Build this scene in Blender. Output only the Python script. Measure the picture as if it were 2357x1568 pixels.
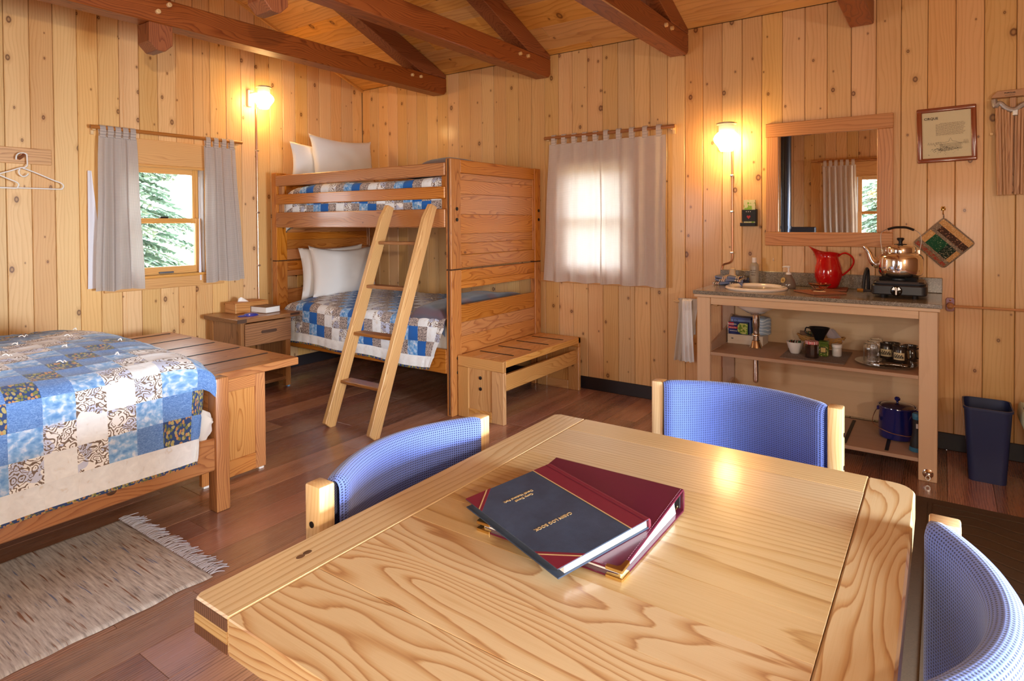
import bpy, bmesh, math, random
from mathutils import Vector, Matrix, noise
R_ = random.Random(7)
for _o in list(bpy.data.objects): bpy.data.objects.remove(_o, do_unlink=True)
SC = bpy.context.scene
COL = SC.collection

# ------------------------------------------------------------------ camera, world, lights, exposure
CAM = Vector((-4.392, -4.991, 1.35))
_yaw, _pit, _rol = 0.6119146, -0.0167081, -0.0061191
_f = Vector((math.cos(_pit)*math.cos(_yaw), math.cos(_pit)*math.sin(_yaw), math.sin(_pit)))
_r = Vector((math.sin(_yaw), -math.cos(_yaw), 0)); _u = _r.cross(_f)
_rr = math.cos(_rol)*_r + math.sin(_rol)*_u; _uu = -math.sin(_rol)*_r + math.cos(_rol)*_u
cd = bpy.data.cameras.new('camera'); cam = bpy.data.objects.new('camera', cd); COL.objects.link(cam)
mw = Matrix.Identity(4)
for i in range(3):
    mw[i][0] = _rr[i]; mw[i][1] = _uu[i]; mw[i][2] = -_f[i]; mw[i][3] = CAM[i]
cam.matrix_world = mw
cd.sensor_width = 36; cd.lens = 1412.626/2357*36; cd.shift_y = -(784-535.18)/2357; cd.clip_start = .02
SC.camera = cam

SC.view_settings.view_transform = 'Standard'; SC.view_settings.look = 'None'
SC.view_settings.gamma = 1; SC.view_settings.use_curve_mapping = False
SC.view_settings.exposure = 0.0

wd = bpy.data.worlds.new('sky'); SC.world = wd; wd.use_nodes = True
_bg = wd.node_tree.nodes['Background']; _bg.inputs[0].default_value = (0.86, 0.93, 1.0, 1); _bg.inputs[1].default_value = 14.0

def light(name, kind, loc, energy, color, size=.1, size_y=None, target=None, spread=None):
    l = bpy.data.lights.new(name, kind); l.energy = energy; l.color = color
    o = bpy.data.objects.new(name, l); COL.objects.link(o); o.location = loc
    if kind == 'AREA':
        l.shape = 'RECTANGLE'; l.size = size; l.size_y = size_y or size
        if spread: l.spread = spread
    elif kind != 'SUN': l.shadow_soft_size = size
    else: l.angle = size
    if target is not None:
        o.rotation_euler = (Vector(target)-Vector(loc)).to_track_quat('-Z', 'Y').to_euler()
    return o
# daylight of an assumed, unbuilt big window in the gable wall behind the photographer
light('assumed_daylight', 'AREA', (-3.0, -7.18, .98), 78, (.74, .88, 1.0), 1.0, .9, target=(-3.10, -3.3, 0.15), spread=math.radians(70))
light('side_fill', 'AREA', (-5.08, -1.95, 1.40), 12, (.95, .96, 1.0), .8, .9, target=(0, -3.6, .55), spread=math.radians(110))  # unseen fill added for right wall, curtains and sink; no window here
light('left_fill', 'AREA', (-5.06, -5.1, 1.20), 34, (1.0, .86, .68), .8, .9, target=(0, -3.2, .9))  # added warm fill, out of view, to balance the room; not a window
# assumed unseen spot, no fixture; position worked back from the truss shadows it throws
SPOT_LOC = (-5.06, -6.05, 1.68)
_l = light('assumed_spot', 'SPOT', SPOT_LOC, 330, (1.0, .80, .58), .04, target=(-1.75, 0, 2.1))
_l.data.spot_size = math.radians(68); _l.data.spot_blend = 1.0
light('ambient_fill', 'POINT', (-4.35, -6.6, 1.75), 62, (1.0, .92, .84), .06)  # unseen fill added to lift the general level and the mirrored wall

# ------------------------------------------------------------------ helpers
def S(r, g, b):
    def f(c):
        c /= 255.0
        return c/12.92 if c <= .04045 else ((c+.055)/1.055)**2.4
    return (f(r), f(g), f(b), 1.0)

ORG = {}
def thing(name, label=None, cat=None, loc=(0, 0, 0), rz=0.0, group=None, kind=None, rot=None):
    o = bpy.data.objects.new(name, None); COL.objects.link(o); o.empty_display_size = .05
    o.location = loc; o.rotation_euler = rot if rot else (0, 0, rz)
    ORG[o] = Vector(loc)
    if label: o['label'] = label
    if cat: o['category'] = cat
    if group: o['group'] = group
    if kind: o['kind'] = kind
    return o
def tag(o, label, cat, group=None):
    o['label'] = label; o['category'] = cat
    if group: o['group'] = group
    return o
def put(name, bm, mat, parent=None, world=True, smooth=False, ang=35, label=None, kind=None, loc=None, rot=None):
    """link bm as one mesh object; world coords are shifted to the parent's origin"""
    off = Vector((0, 0, 0))
    if parent is not None and world: off = ORG.get(parent, Vector((0, 0, 0)))
    if loc is not None and parent is None: off = Vector(loc)
    if off.length > 0: bmesh.ops.translate(bm, verts=bm.verts, vec=-off)
    me = bpy.data.meshes.new(name); bm.to_mesh(me); bm.free()
    mats = mat if isinstance(mat, (list, tuple)) else [mat]
    for m in mats: me.materials.append(m)
    if smooth:
        me.shade_smooth(); me.set_sharp_from_angle(angle=math.radians(ang))
    o = bpy.data.objects.new(name, me); COL.objects.link(o)
    if parent is not None: o.parent = parent; ORG[o] = off
    elif loc is not None: o.location = loc; ORG[o] = Vector(loc)
    if rot is not None: o.rotation_euler = rot
    if label: o['label'] = label
    if kind: o['kind'] = kind
    return o
def BM(): return bmesh.new()
def cube(bm, lo, hi, b=0.0, mtx=None, seg=1):
    vs = [bm.verts.new((x, y, z)) for x in (lo[0], hi[0]) for y in (lo[1], hi[1]) for z in (lo[2], hi[2])]
    F = [(0, 1, 3, 2), (4, 6, 7, 5), (0, 4, 5, 1), (2, 3, 7, 6), (0, 2, 6, 4), (1, 5, 7, 3)]
    fs = [bm.faces.new([vs[i] for i in f]) for f in F]
    es = list({e for f in fs for e in f.edges}); allv = vs
    if b > 0:
        b = min(b, .45*min(abs(hi[i]-lo[i]) for i in range(3)))
        r = bmesh.ops.bevel(bm, geom=es, offset=b, segments=seg, affect='EDGES', profile=.5)
        allv = list({v for f in r['faces'] for v in f.verts} | {v for v in vs if v.is_valid})
    if mtx is not None:
        for v in allv: v.co = mtx @ v.co
    return allv
def box(name, lo, hi, mat, parent=None, b=.003, world=True, label=None, mtx=None, seg=1, kind=None):
    lo2 = [min(lo[i], hi[i]) for i in range(3)]; hi2 = [max(lo[i], hi[i]) for i in range(3)]
    bm = BM(); cube(bm, lo2, hi2, b, mtx, seg)
    if callable(mat):
        d = [hi2[i]-lo2[i] for i in range(3)]; mat = mat('XYZ'[d.index(max(d))])
    return put(name, bm, mat, parent, world, label=label, kind=kind, smooth=seg > 1)
def prism(bm, pts, axis, a0, a1, b=0.0):
    """pts: 2D polygon in the plane orthogonal to axis ('x':(y,z) 'y':(x,z) 'z':(x,y))"""
    def P(p, a):
        return {'x': (a, p[0], p[1]), 'y': (p[0], a, p[1]), 'z': (p[0], p[1], a)}[axis]
    A = [bm.verts.new(P(p, a0)) for p in pts]; B = [bm.verts.new(P(p, a1)) for p in pts]
    n = len(pts); fs = [bm.faces.new(A), bm.faces.new(B[::-1])]
    for i in range(n): fs.append(bm.faces.new((A[i], B[i], B[(i+1) % n], A[(i+1) % n])))
    bmesh.ops.recalc_face_normals(bm, faces=fs)
    if b > 0:
        es = list({e for f in fs for e in f.edges})
        bmesh.ops.bevel(bm, geom=es, offset=b, segments=1, affect='EDGES', profile=.5)
def lathe(bm, prof, c=(0, 0, 0), seg=24, mtx=None, sx=1, sy=1):
    rings = []
    for r, z in prof:
        if r < 1e-5:
            rings.append([bm.verts.new((c[0], c[1], c[2]+z))])
        else:
            rings.append([bm.verts.new((c[0]+sx*r*math.cos(2*math.pi*i/seg), c[1]+sy*r*math.sin(2*math.pi*i/seg), c[2]+z)) for i in range(seg)])
    for a, b_ in zip(rings[:-1], rings[1:]):
        for i in range(seg):
            j = (i+1) % seg
            if len(a) == 1 and len(b_) == 1: continue
            if len(a) == 1: bm.faces.new((a[0], b_[j], b_[i]))
            elif len(b_) == 1: bm.faces.new((a[i], a[j], b_[0]))
            else: bm.faces.new((a[i], a[j], b_[j], b_[i]))
    vs = [v for r in rings for v in r]
    if mtx is not None:
        for v in vs: v.co = mtx @ v.co
    return vs
def tube(bm, pts, r, seg=8, closed=False, cap=True, flat=None):
    """sweep a circle (radius r or list) along pts; flat=(a,b) scales the section"""
    pts = [Vector(p) for p in pts]; n = len(pts); rings = []; up = None
    for i, p in enumerate(pts):
        if closed: t = pts[(i+1) % n]-pts[i-1]
        else: t = pts[min(i+1, n-1)]-pts[max(i-1, 0)]
        t.normalize()
        if up is None:
            up = Vector((0, 0, 1)) if abs(t.z) < .9 else Vector((1, 0, 0))
        s = t.cross(up); s.normalize(); up = s.cross(t); up.normalize()
        rr = r[i] if isinstance(r, (list, tuple)) else r
        fa, fb = flat if flat else (1, 1)
        rings.append([bm.verts.new(p+s*(rr*fa*math.cos(2*math.pi*k/seg))+up*(rr*fb*math.sin(2*math.pi*k/seg))) for k in range(seg)])
    m = n if closed else n-1
    for i in range(m):
        a, b_ = rings[i], rings[(i+1) % n]
        for k in range(seg):
            bm.faces.new((a[k], a[(k+1) % seg], b_[(k+1) % seg], b_[k]))
    if cap and not closed:
        bm.faces.new(rings[0][::-1]); bm.faces.new(rings[-1])
def bez(pts, n=8):
    """smooth Catmull-Rom through pts"""
    P = [Vector(p) for p in pts]; out = []
    for i in range(len(P)-1):
        p0 = P[max(i-1, 0)]; p1 = P[i]; p2 = P[i+1]; p3 = P[min(i+2, len(P)-1)]
        for k in range(n):
            t = k/n
            out.append(.5*((2*p1)+(-p0+p2)*t+(2*p0-5*p1+4*p2-p3)*t*t+(-p0+3*p1-3*p2+p3)*t**3))
    out.append(P[-1]); return out
def grid(bm, fn, nu, nv, u0=0, u1=1, v0=0, v1=1, uvf=None, hf=None):
    """surface fn(u,v)->xyz with UVs (u,v) and optional normal offset hf(u,v)"""
    uvl = bm.loops.layers.uv.verify()
    V = []; P = []
    for i in range(nu+1):
        row = []
        for j in range(nv+1):
            u = u0+(u1-u0)*i/nu; v = v0+(v1-v0)*j/nv
            row.append(bm.verts.new(fn(u, v))); P.append((row[-1], u, v))
        V.append(row)
    fs = []
    for i in range(nu):
        for j in range(nv):
            f = bm.faces.new((V[i][j], V[i+1][j], V[i+1][j+1], V[i][j+1])); fs.append(f)
            cs = ((i, j), (i+1, j), (i+1, j+1), (i, j+1))
            for l, (a, b_) in zip(f.loops, cs):
                u = u0+(u1-u0)*a/nu; v = v0+(v1-v0)*b_/nv
                l[uvl].uv = uvf(u, v) if uvf else (u, v)
    if hf:
        bm.normal_update()
        D = [(vt, vt.normal*hf(u, v)) for vt, u, v in P]
        for vt, d in D: vt.co += d
    return V
def rect_round(x0, y0, x1, y1, rs, n=5):
    """rectangle polygon with corner radii rs (ll, lr, ur, ul)"""
    out = []
    for (cx, cy, sx, sy, a0), r in zip(((x0, y0, 1, 1, 180), (x1, y0, -1, 1, 270), (x1, y1, -1, -1, 0), (x0, y1, 1, -1, 90)), rs):
        if r <= 0: out.append((cx, cy)); continue
        for k in range(n+1):
            a = math.radians(a0+90*k/n); out.append((cx+sx*r+r*math.cos(a), cy+sy*r+r*math.sin(a)))
    return out
def text(name, body, size, mat, parent, mtx, depth=.0004, align='CENTER', space=1.0, bold=False):
    cu = bpy.data.curves.new(name, 'FONT'); cu.body = body; cu.size = size; cu.extrude = depth
    cu.align_x = align; cu.align_y = 'CENTER'; cu.space_character = space; cu.resolution_u = 3
    if bold: cu.offset = size*.02
    t = bpy.data.objects.new('tmp', cu); COL.objects.link(t)
    bpy.context.view_layer.update()
    me = bpy.data.meshes.new_from_object(t.evaluated_get(bpy.context.evaluated_depsgraph_get()))
    bpy.data.objects.remove(t, do_unlink=True)
    me.name = name; me.transform(mtx); me.materials.clear(); me.materials.append(mat)
    o = bpy.data.objects.new(name, me); COL.objects.link(o); o.parent = parent
    return o
def frame(o, x, y):
    """matrix with origin o, text-right x, text-up y"""
    x = Vector(x).normalized(); y = Vector(y).normalized(); z = x.cross(y)
    m = Matrix.Identity(4)
    for i in range(3): m[i][0] = x[i]; m[i][1] = y[i]; m[i][2] = z[i]; m[i][3] = o[i]
    return m
def copy_tree(o, parent=None):
    c = o.copy(); COL.objects.link(c); c.parent = parent; ORG[c] = ORG.get(o, Vector())
    for ch in list(o.children): copy_tree(ch, c)
    return c

# ------------------------------------------------------------------ materials
class NT:
    def __init__(s, name):
        s.m = bpy.data.materials.new(name); s.m.use_nodes = True; s.t = s.m.node_tree
        s.b = s.t.nodes['Principled BSDF']; s.out = s.t.nodes['Material Output']
    def n(s, typ, ins=None, **kw):
        x = s.t.nodes.new('ShaderNode'+typ)
        for k, v in kw.items(): setattr(x, k, v)
        if ins:
            for k, v in ins.items():
                i = x.inputs[k]
                if isinstance(v, bpy.types.NodeSocket): s.t.links.new(v, i)
                else: i.default_value = v
        return x
    def math(s, op, a, b=0.0, c=0.0, clamp=False):
        x = s.n('Math', {0: a, 1: b, 2: c}, operation=op); x.use_clamp = clamp; return x.outputs[0]
    def vm(s, op, a, b=(0, 0, 0), sc=1.0):
        x = s.n('VectorMath', {0: a, 1: b}, operation=op)
        if op == 'SCALE':
            if isinstance(sc, bpy.types.NodeSocket): s.t.links.new(sc, x.inputs['Scale'])
            else: x.inputs['Scale'].default_value = sc
        return x.outputs['Value'] if op in ('LENGTH', 'DOT_PRODUCT', 'DISTANCE') else x.outputs[0]
    def xyz(s, v): return s.n('SeparateXYZ', {0: v}).outputs
    def comb(s, x, y, z): return s.n('CombineXYZ', {0: x, 1: y, 2: z}).outputs[0]
    def mix(s, f, a, b, mode='MIX'):
        x = s.n('Mix', data_type='RGBA', blend_type=mode)
        for i, v in ((0, f), (6, a), (7, b)):
            if isinstance(v, bpy.types.NodeSocket): s.t.links.new(v, x.inputs[i])
            else: x.inputs[i].default_value = v
        return x.outputs[2]
    def ramp(s, f, stops, interp='LINEAR'):
        x = s.n('ValToRGB', {0: f}); r = x.color_ramp; r.interpolation = interp
        while len(r.elements) < len(stops): r.elements.new(.5)
        for e, (p, c) in zip(r.elements, stops):
            e.position = p; e.color = c if len(c) == 4 else (*c, 1)
        return x.outputs[0]
    def noise(s, v, scale=5, detail=2, rough=.5, dist=0, out=0):
        return s.n('TexNoise', {'Vector': v, 'Scale': scale, 'Detail': detail, 'Roughness': rough, 'Distortion': dist}).outputs[out]
    def mr(s, v, a, b, c=0.0, d=1.0):
        return s.n('MapRange', {0: v, 1: a, 2: b, 3: c, 4: d}).outputs[0]
    def set(s, **kw):
        for k, v in kw.items():
            k = {'col': 'Base Color', 'rough': 'Roughness', 'metal': 'Metallic', 'coat': 'Coat Weight', 'coat_rough': 'Coat Roughness', 'normal': 'Normal',
                 'trans': 'Transmission Weight', 'ior': 'IOR', 'alpha': 'Alpha', 'em': 'Emission Color', 'ems': 'Emission Strength', 'spec': 'Specular IOR Level',
                 'sheen': 'Sheen Weight', 'sub': 'Subsurface Weight'}[k]
            i = s.b.inputs[k]
            if isinstance(v, bpy.types.NodeSocket): s.t.links.new(v, i)
            else: i.default_value = v
        return s
    def bump(s, h, strength=.3, dist=.002):
        x = s.n('Bump', {'Height': h, 'Strength': strength, 'Distance': dist}); s.set(normal=x.outputs[0]); return s

def plain(name, col, rough=.5, metal=0, var=.0, scale=40, **kw):
    t = NT(name); c = col
    if var:
        tc = t.n('TexCoord').outputs['Object']
        f = t.noise(tc, scale, 3)
        lo = tuple(x*(1-var) for x in col[:3])+(1,); hi = tuple(min(1, x*(1+var)) for x in col[:3])+(1,)
        c = t.mix(f, lo, hi)
    t.set(col=c, rough=rough, metal=metal, **kw); return t.m

_wood_cache = {}
def wood(name, light_, mid, dark, ring=90, knots=0.0, rough=.4, coat=0.0, contrast=1.0, tone=.12, bump=.15, fine=.25, endg=.6, wav=.035, huev=0.0, knotc=(70, 35, 18), bigk=.5):
    """returns a function axis -> material with grain running along that object axis"""
    def get(axis):
        key = (name, axis)
        if key in _wood_cache: return _wood_cache[key]
        t = NT(name+'_'+axis.lower())
        tc = t.n('TexCoord'); rnd = t.n('ObjectInfo').outputs['Random']
        x, y, z = t.xyz(tc.outputs['Object'])[:3]; nx, ny, nz = t.xyz(tc.outputs['Normal'])[:3]
        if axis == 'X': a, b, l, nl = y, z, x, nx
        elif axis == 'Y': a, b, l, nl = z, x, y, ny
        else: a, b, l, nl = x, y, z, nz
        r1 = t.math('FRACT', t.math('MULTIPLY', rnd, 17.31)); r2 = t.math('FRACT', t.math('MULTIPLY', rnd, 71.77)); r3 = t.math('FRACT', t.math('MULTIPLY', rnd, 43.1))
        seed = t.comb(t.math('MULTIPLY', r1, 50), t.math('MULTIPLY', r2, 50), t.math('MULTIPLY', r3, 50))
        # knots : stretched voronoi in (across, along)
        ac = t.math('ADD', a, t.math('MULTIPLY', b, .83))
        p = t.vm('ADD', t.comb(a, b, l), (0, 0, 0))
        slow = t.noise(t.vm('ADD', t.vm('MULTIPLY', p, (3.5, 3.5, .75)), seed), 1.6, 2, .55, out=1)
        off = t.vm('SCALE', t.vm('SUBTRACT', slow, (.5, .5, .5)), sc=wav*4)
        ox = t.math('MULTIPLY', t.math('SUBTRACT', r1, .5), .16); oy = t.math('ADD', t.math('MULTIPLY', r2, .10), .03)
        q = t.vm('ADD', t.vm('ADD', t.comb(a, b, 0.0), t.comb(ox, oy, 0.0)), off)
        qx, qy, qz = t.xyz(q)[:3]
        rad = t.vm('LENGTH', t.comb(qx, qy, 0.0))
        if knots > 0:
            kv = t.vm('ADD', t.comb(t.math('MULTIPLY', ac, 7.0), t.math('MULTIPLY', l, 4.3), 0.0), t.comb(t.math('MULTIPLY', r1, 31), t.math('MULTIPLY', r2, 57), 0.0))
            vo = t.n('TexVoronoi', {'Vector': kv, 'Scale': 1.0, 'Randomness': .9}, voronoi_dimensions='2D')
            d = vo.outputs['Distance']; cr, cg, cb = t.xyz(vo.outputs['Color'])[:3]
            on = t.math('LESS_THAN', cr, knots)
            ks = t.mr(t.math('MULTIPLY', cg, cg), 0, 1, .022, .098)
            dn = t.math('DIVIDE', d, ks)
            bend = t.math('MULTIPLY', on, t.math('MULTIPLY', t.math('EXPONENT', t.math('MULTIPLY', t.math('MULTIPLY', dn, dn), -.28)), t.math('MULTIPLY', ks, .22)))
            rad = t.math('ADD', rad, bend)
        rt = t.math('MULTIPLY', rad, ring)
        fn = t.noise(t.vm('ADD', t.vm('MULTIPLY', p, (60, 60, 2.0)), seed), 1.5, 3, .6)
        rt = t.math('ADD', rt, t.math('MULTIPLY', fn, .35))
        saw = t.math('FRACT', rt)
        fib = t.noise(t.vm('ADD', t.vm('MULTIPLY', p, (420, 420, 9)), seed), 1.0, 2, .7)
        big = t.noise(t.vm('ADD', t.vm('MULTIPLY', p, (9, 9, .8)), seed), 1.0, 2, .5)
        prof = t.ramp(saw, [(0, (0, 0, 0)), (.50, (.10*contrast,)*3), (.80, (.62*contrast,)*3), (.92, (1.0*contrast,)*3), (1, (0, 0, 0))])
        pf = t.math('ADD', t.math('MULTIPLY', prof, .75), t.math('MULTIPLY', t.math('SUBTRACT', fib, .5), fine))
        pf = t.math('ADD', pf, t.math('MULTIPLY', t.math('SUBTRACT', big, .5), bigk), clamp=True)
        col = t.ramp(pf, [(0, light_), (.45, mid), (1, dark)])
        if knots > 0:
            core = t.mr(dn, .75, 1.15, 1.0, 0.0); core = t.math('MULTIPLY', core, on, clamp=True)
            ringk = t.math('MULTIPLY', t.mr(dn, .3, .8, .35, 1.0), core)
            halo = t.math('MULTIPLY', t.mr(dn, 1.0, 2.6, .45, 0.0), on, clamp=True)
            col = t.mix(halo, col, t.mix(.5, mid, dark))
            col = t.mix(ringk, col, S(*knotc))
        val = t.math('ADD', 1-tone, t.math('MULTIPLY', r3, 2*tone))
        hs = t.n('HueSaturation', {'Color': col, 'Value': val, 'Saturation': t.math('ADD', .92, t.math('MULTIPLY', r2, .16)), 'Hue': t.math('ADD', .5-huev/2, t.math('MULTIPLY', r1, huev))}).outputs[0]
        eg = t.math('MULTIPLY', t.math('GREATER_THAN', t.math('ABSOLUTE', nl), .8), endg)
        col = t.mix(eg, hs, t.mix(.75, hs, dark))
        t.set(col=col, rough=t.mr(fib, 0, 1, rough-.06, rough+.08), coat=coat, coat_rough=.12)
        t.bump(t.math('SUBTRACT', 1.0, pf), bump, .0006)
        _wood_cache[key] = t.m
        return t.m
    return get

PINE = wood('knotty_pine', S(228, 184, 128), S(208, 156, 98), S(160, 102, 54), ring=48, knots=.66, rough=.40, coat=.15, contrast=.36, tone=.10, fine=.2, huev=.012, knotc=(96, 50, 24))
CEIL = wood('ceiling_pine', S(222, 168, 100), S(198, 140, 76), S(160, 100, 50), ring=42, knots=.38, rough=.5, contrast=.55, tone=.10, fine=.2, knotc=(100, 55, 26))
FIR = wood('stained_fir', S(150, 82, 40), S(128, 64, 28), S(84, 30, 12), ring=75, rough=.42, coat=.1, contrast=.9, tone=.08, wav=.06)
FLOOR = wood('walnut_laminate', S(178, 130, 108), S(132, 90, 72), S(56, 34, 28), ring=95, rough=.25, coat=.45, contrast=.6, tone=.28, fine=1.7, endg=0, wav=.02, bigk=1.3, huev=.02)
BUNK = wood('honey_pine', S(192, 126, 66), S(166, 98, 46), S(104, 52, 20), ring=75, knots=.10, rough=.36, coat=.25, contrast=.85, tone=.12, wav=.06, knotc=(92, 44, 20))
LADDER = wood('ladder_pine', S(220, 172, 108), S(200, 146, 82), S(150, 96, 46), ring=95, rough=.36, coat=.2, contrast=.8, tone=.05, wav=.03)
TABLEW = wood('table_pine', S(212, 180, 134), S(194, 150, 98), S(146, 88, 44), ring=92, rough=.30, coat=.4, contrast=1.0, tone=.03, fine=.35, wav=.045, bigk=.25)
TABLEF = wood('table_pine_fine', S(210, 180, 136), S(194, 158, 110), S(146, 104, 64), ring=150, rough=.30, coat=.4, contrast=.85, tone=.04, fine=.6, wav=.010, bigk=.3)
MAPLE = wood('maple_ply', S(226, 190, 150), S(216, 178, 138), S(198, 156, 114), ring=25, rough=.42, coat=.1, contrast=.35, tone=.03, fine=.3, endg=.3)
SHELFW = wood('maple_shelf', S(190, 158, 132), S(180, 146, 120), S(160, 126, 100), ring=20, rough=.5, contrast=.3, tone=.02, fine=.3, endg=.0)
OLDOAK = wood('brown_pine', S(164, 112, 68), S(140, 92, 54), S(92, 54, 30), ring=85, rough=.35, coat=.25, contrast=.9, tone=.08)
FRAMEW = wood('mirror_pine', S(212, 152, 98), S(192, 130, 78), S(150, 92, 52), ring=60, knots=.12, rough=.4, coat=.1, contrast=.8, tone=.05)
MAHOG = wood('mahogany', S(150, 74, 36), S(128, 58, 26), S(90, 36, 16), ring=60, rough=.22, coat=.7, contrast=.5, tone=.03)
CHAIRW = wood('chair_pine', S(236, 200, 148), S(222, 182, 126), S(190, 140, 84), ring=110, rough=.35, coat=.2, contrast=.7, tone=.04)
DARKW = wood('dark_walnut', S(96, 66, 48), S(72, 46, 32), S(44, 26, 18), ring=120, rough=.4, tone=.05)
CASING = wood('window_fir', S(222, 166, 98), S(206, 146, 80), S(172, 108, 52), ring=70, rough=.38, coat=.2, contrast=.6, tone=.05)

BLACK = plain('black_rubber', S(24, 22, 24), .55)
BASEM = plain('vinyl_base', S(40, 34, 38), .45)
SLABM = plain('backing_board', S(150, 110, 70), .8)
WHITEP = plain('white_plastic', S(240, 236, 232), .35)
METAL = plain('brushed_steel', (.72, .7, .68, 1), .28, 1.0)
CHROME = plain('chrome', (.85, .83, .8, 1), .07, 1.0)
BRASS = plain('brass', (.83, .62, .25, 1), .2, 1.0)
COPPER = plain('copper_pipe', (.55, .30, .20, 1), .3, 1.0)
DKMETAL = plain('dark_bolt', S(34, 26, 22), .4, .3)

def glassm(name, col=(1, 1, 1, 1), rough=0.0, ior=1.45):
    """thin clear glass that still lets light through as shadow"""
    t = NT(name); t.set(col=col, rough=rough, trans=1.0, ior=ior); return t.m
GLASS = glassm('clear_glass')
def panem():
    t = NT('window_pane'); t.t.nodes.remove(t.b)
    tr = t.n('BsdfTransparent', {0: (.97, .985, .98, 1)}); gl = t.n('BsdfGlossy', {0: (1, 1, 1, 1), 'Roughness': .01})
    fr = t.n('Fresnel', {0: 1.45})
    mx = t.n('MixShader', {0: t.math('MULTIPLY', fr.outputs[0], .7), 1: tr.outputs[0], 2: gl.outputs[0]})
    t.t.links.new(mx.outputs[0], t.out.inputs[0]); return t.m
PANE = panem()

# ------------------------------------------------------------------ the room
EAVE, SL, RX, DEEP, WD = 2.738, .391, -2.578, -7.3, -5.156
def roofz(x): return EAVE+SL*(-x) if x > RX else EAVE+SL*(x-2*RX)

# window openings (u0,u1,z0,z1)
WIN_L = (-2.30, -1.70, .955, 1.81)
WIN_R = (-3.02, -2.43, .955, 1.81)
WIN_O = (-4.64, -4.03, .955, 1.955)

def slab_with_hole(name, plane, a0, a1, topf, hole, out):
    """backing board; plane 'y' -> spans x, 'x' -> spans y; out: depth range"""
    bm = BM()
    def pr(poly): prism(bm, poly, plane, out[0], out[1])
    if hole:
        u0, u1, z0, z1 = hole
        pr([(a0, 0), (u0, 0), (u0, topf(u0)), (a0, topf(a0))] if not (a0 < RX < u0 and plane == 'y') else [(a0, 0), (u0, 0), (u0, topf(u0)), (RX, topf(RX)), (a0, topf(a0))])
        pr([(u1, 0), (a1, 0), (a1, topf(a1)), (u1, topf(u1))])
        pr([(u0, 0), (u1, 0), (u1, z0), (u0, z0)]); pr([(u0, z1), (u1, z1), (u1, topf(u1)), (u0, topf(u0))])
    else:
        pr([(a0, 0), (a1, 0), (a1, topf(a1)), (RX, topf(RX)), (a0, topf(a0))] if plane == 'y' else [(a0, 0), (a1, 0), (a1, topf(a1)), (a0, topf(a0))])
    o = put(name, bm, SLABM, kind='structure'); ORG[o] = Vector((0, 0, 0)); return o
TH = .018
wall_left = slab_with_hole('wall_left', 'y', WD-.14, .14, roofz, WIN_L, (TH, .14))
wall_right = slab_with_hole('wall_right', 'x', DEEP, 0, lambda y: EAVE, WIN_R, (TH, .14))
wall_opposite = slab_with_hole('wall_opposite', 'x', DEEP, 0, lambda y: EAVE, WIN_O, (WD-.14, WD-TH))
wall_behind = slab_with_hole('wall_behind', 'y', WD, 0, roofz, None, (DEEP-.14, DEEP))

def plank_wall(parent, plane, edges, topf, hole, s0, s1):
    """vertical tongue-and-groove boards, one object each"""
    for e0, e1 in zip(edges[:-1], edges[1:]):
        lo, hi = min(e0, e1), max(e0, e1); lo += .0012; hi -= .0012
        rects = []
        if hole and hi > hole[0] and lo < hole[1]:
            cuts = sorted({lo, hi, *[h for h in hole[:2] if lo < h < hi]})
            for c0, c1 in zip(cuts[:-1], cuts[1:]):
                m = (c0+c1)/2
                if hole[0] < m < hole[1]: rects += [(c0, c1, 0.0, hole[2]), (c0, c1, hole[3], None)]
                else: rects.append((c0, c1, 0.0, None))
        else: rects.append((lo, hi, 0.0, None))
        bm = BM()
        j = R_.uniform(-.0008, .0008)
        for a, b_, z0, z1 in rects:
            za, zb = (z1, z1) if z1 is not None else (topf(a), topf(b_))
            prism(bm, [(a, z0), (b_, z0), (b_, zb), (a, za)], plane, s0+j, s1, b=.0035)
        put('plank', bm, PINE('Z'), parent)
exL = [-.004, -.133, -.27, -.407, -.542, -.679, -.817, -.952, -1.086, -1.229, -1.363, -1.501, -1.639, -1.777, -1.916, -2.054, -2.19, -2.326, -2.465, -2.596, -2.738, -2.871, -3.009]
while exL[-1] > WD+.1: exL.append(exL[-1]-.1365)
exR = [-.0, -.118, -.242, -.379, -.512, -.648, -.779, -.915, -1.048, -1.181, -1.311, -1.448, -1.582, -1.717, -1.851, -1.984, -2.117, -2.251, -2.384, -2.515, -2.652, -2.787, -2.919, -3.055, -3.183, -3.319, -3.452, -3.583, -3.718, -3.854, -3.984, -4.114, -4.251, -4.382, -4.517, -4.652, -4.782, -4.915, -5.049, -5.18, -5.322]
while exR[-1] > DEEP+.1: exR.append(exR[-1]-.134)
plank_wall(wall_left, 'y', exL, roofz, WIN_L, 0.0, TH)
plank_wall(wall_right, 'x', exR, lambda y: EAVE, WIN_R, 0.0, TH)
plank_wall(wall_opposite, 'x', [-.135*k for k in range(54)], lambda y: EAVE, WIN_O, WD, WD-TH)

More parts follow.
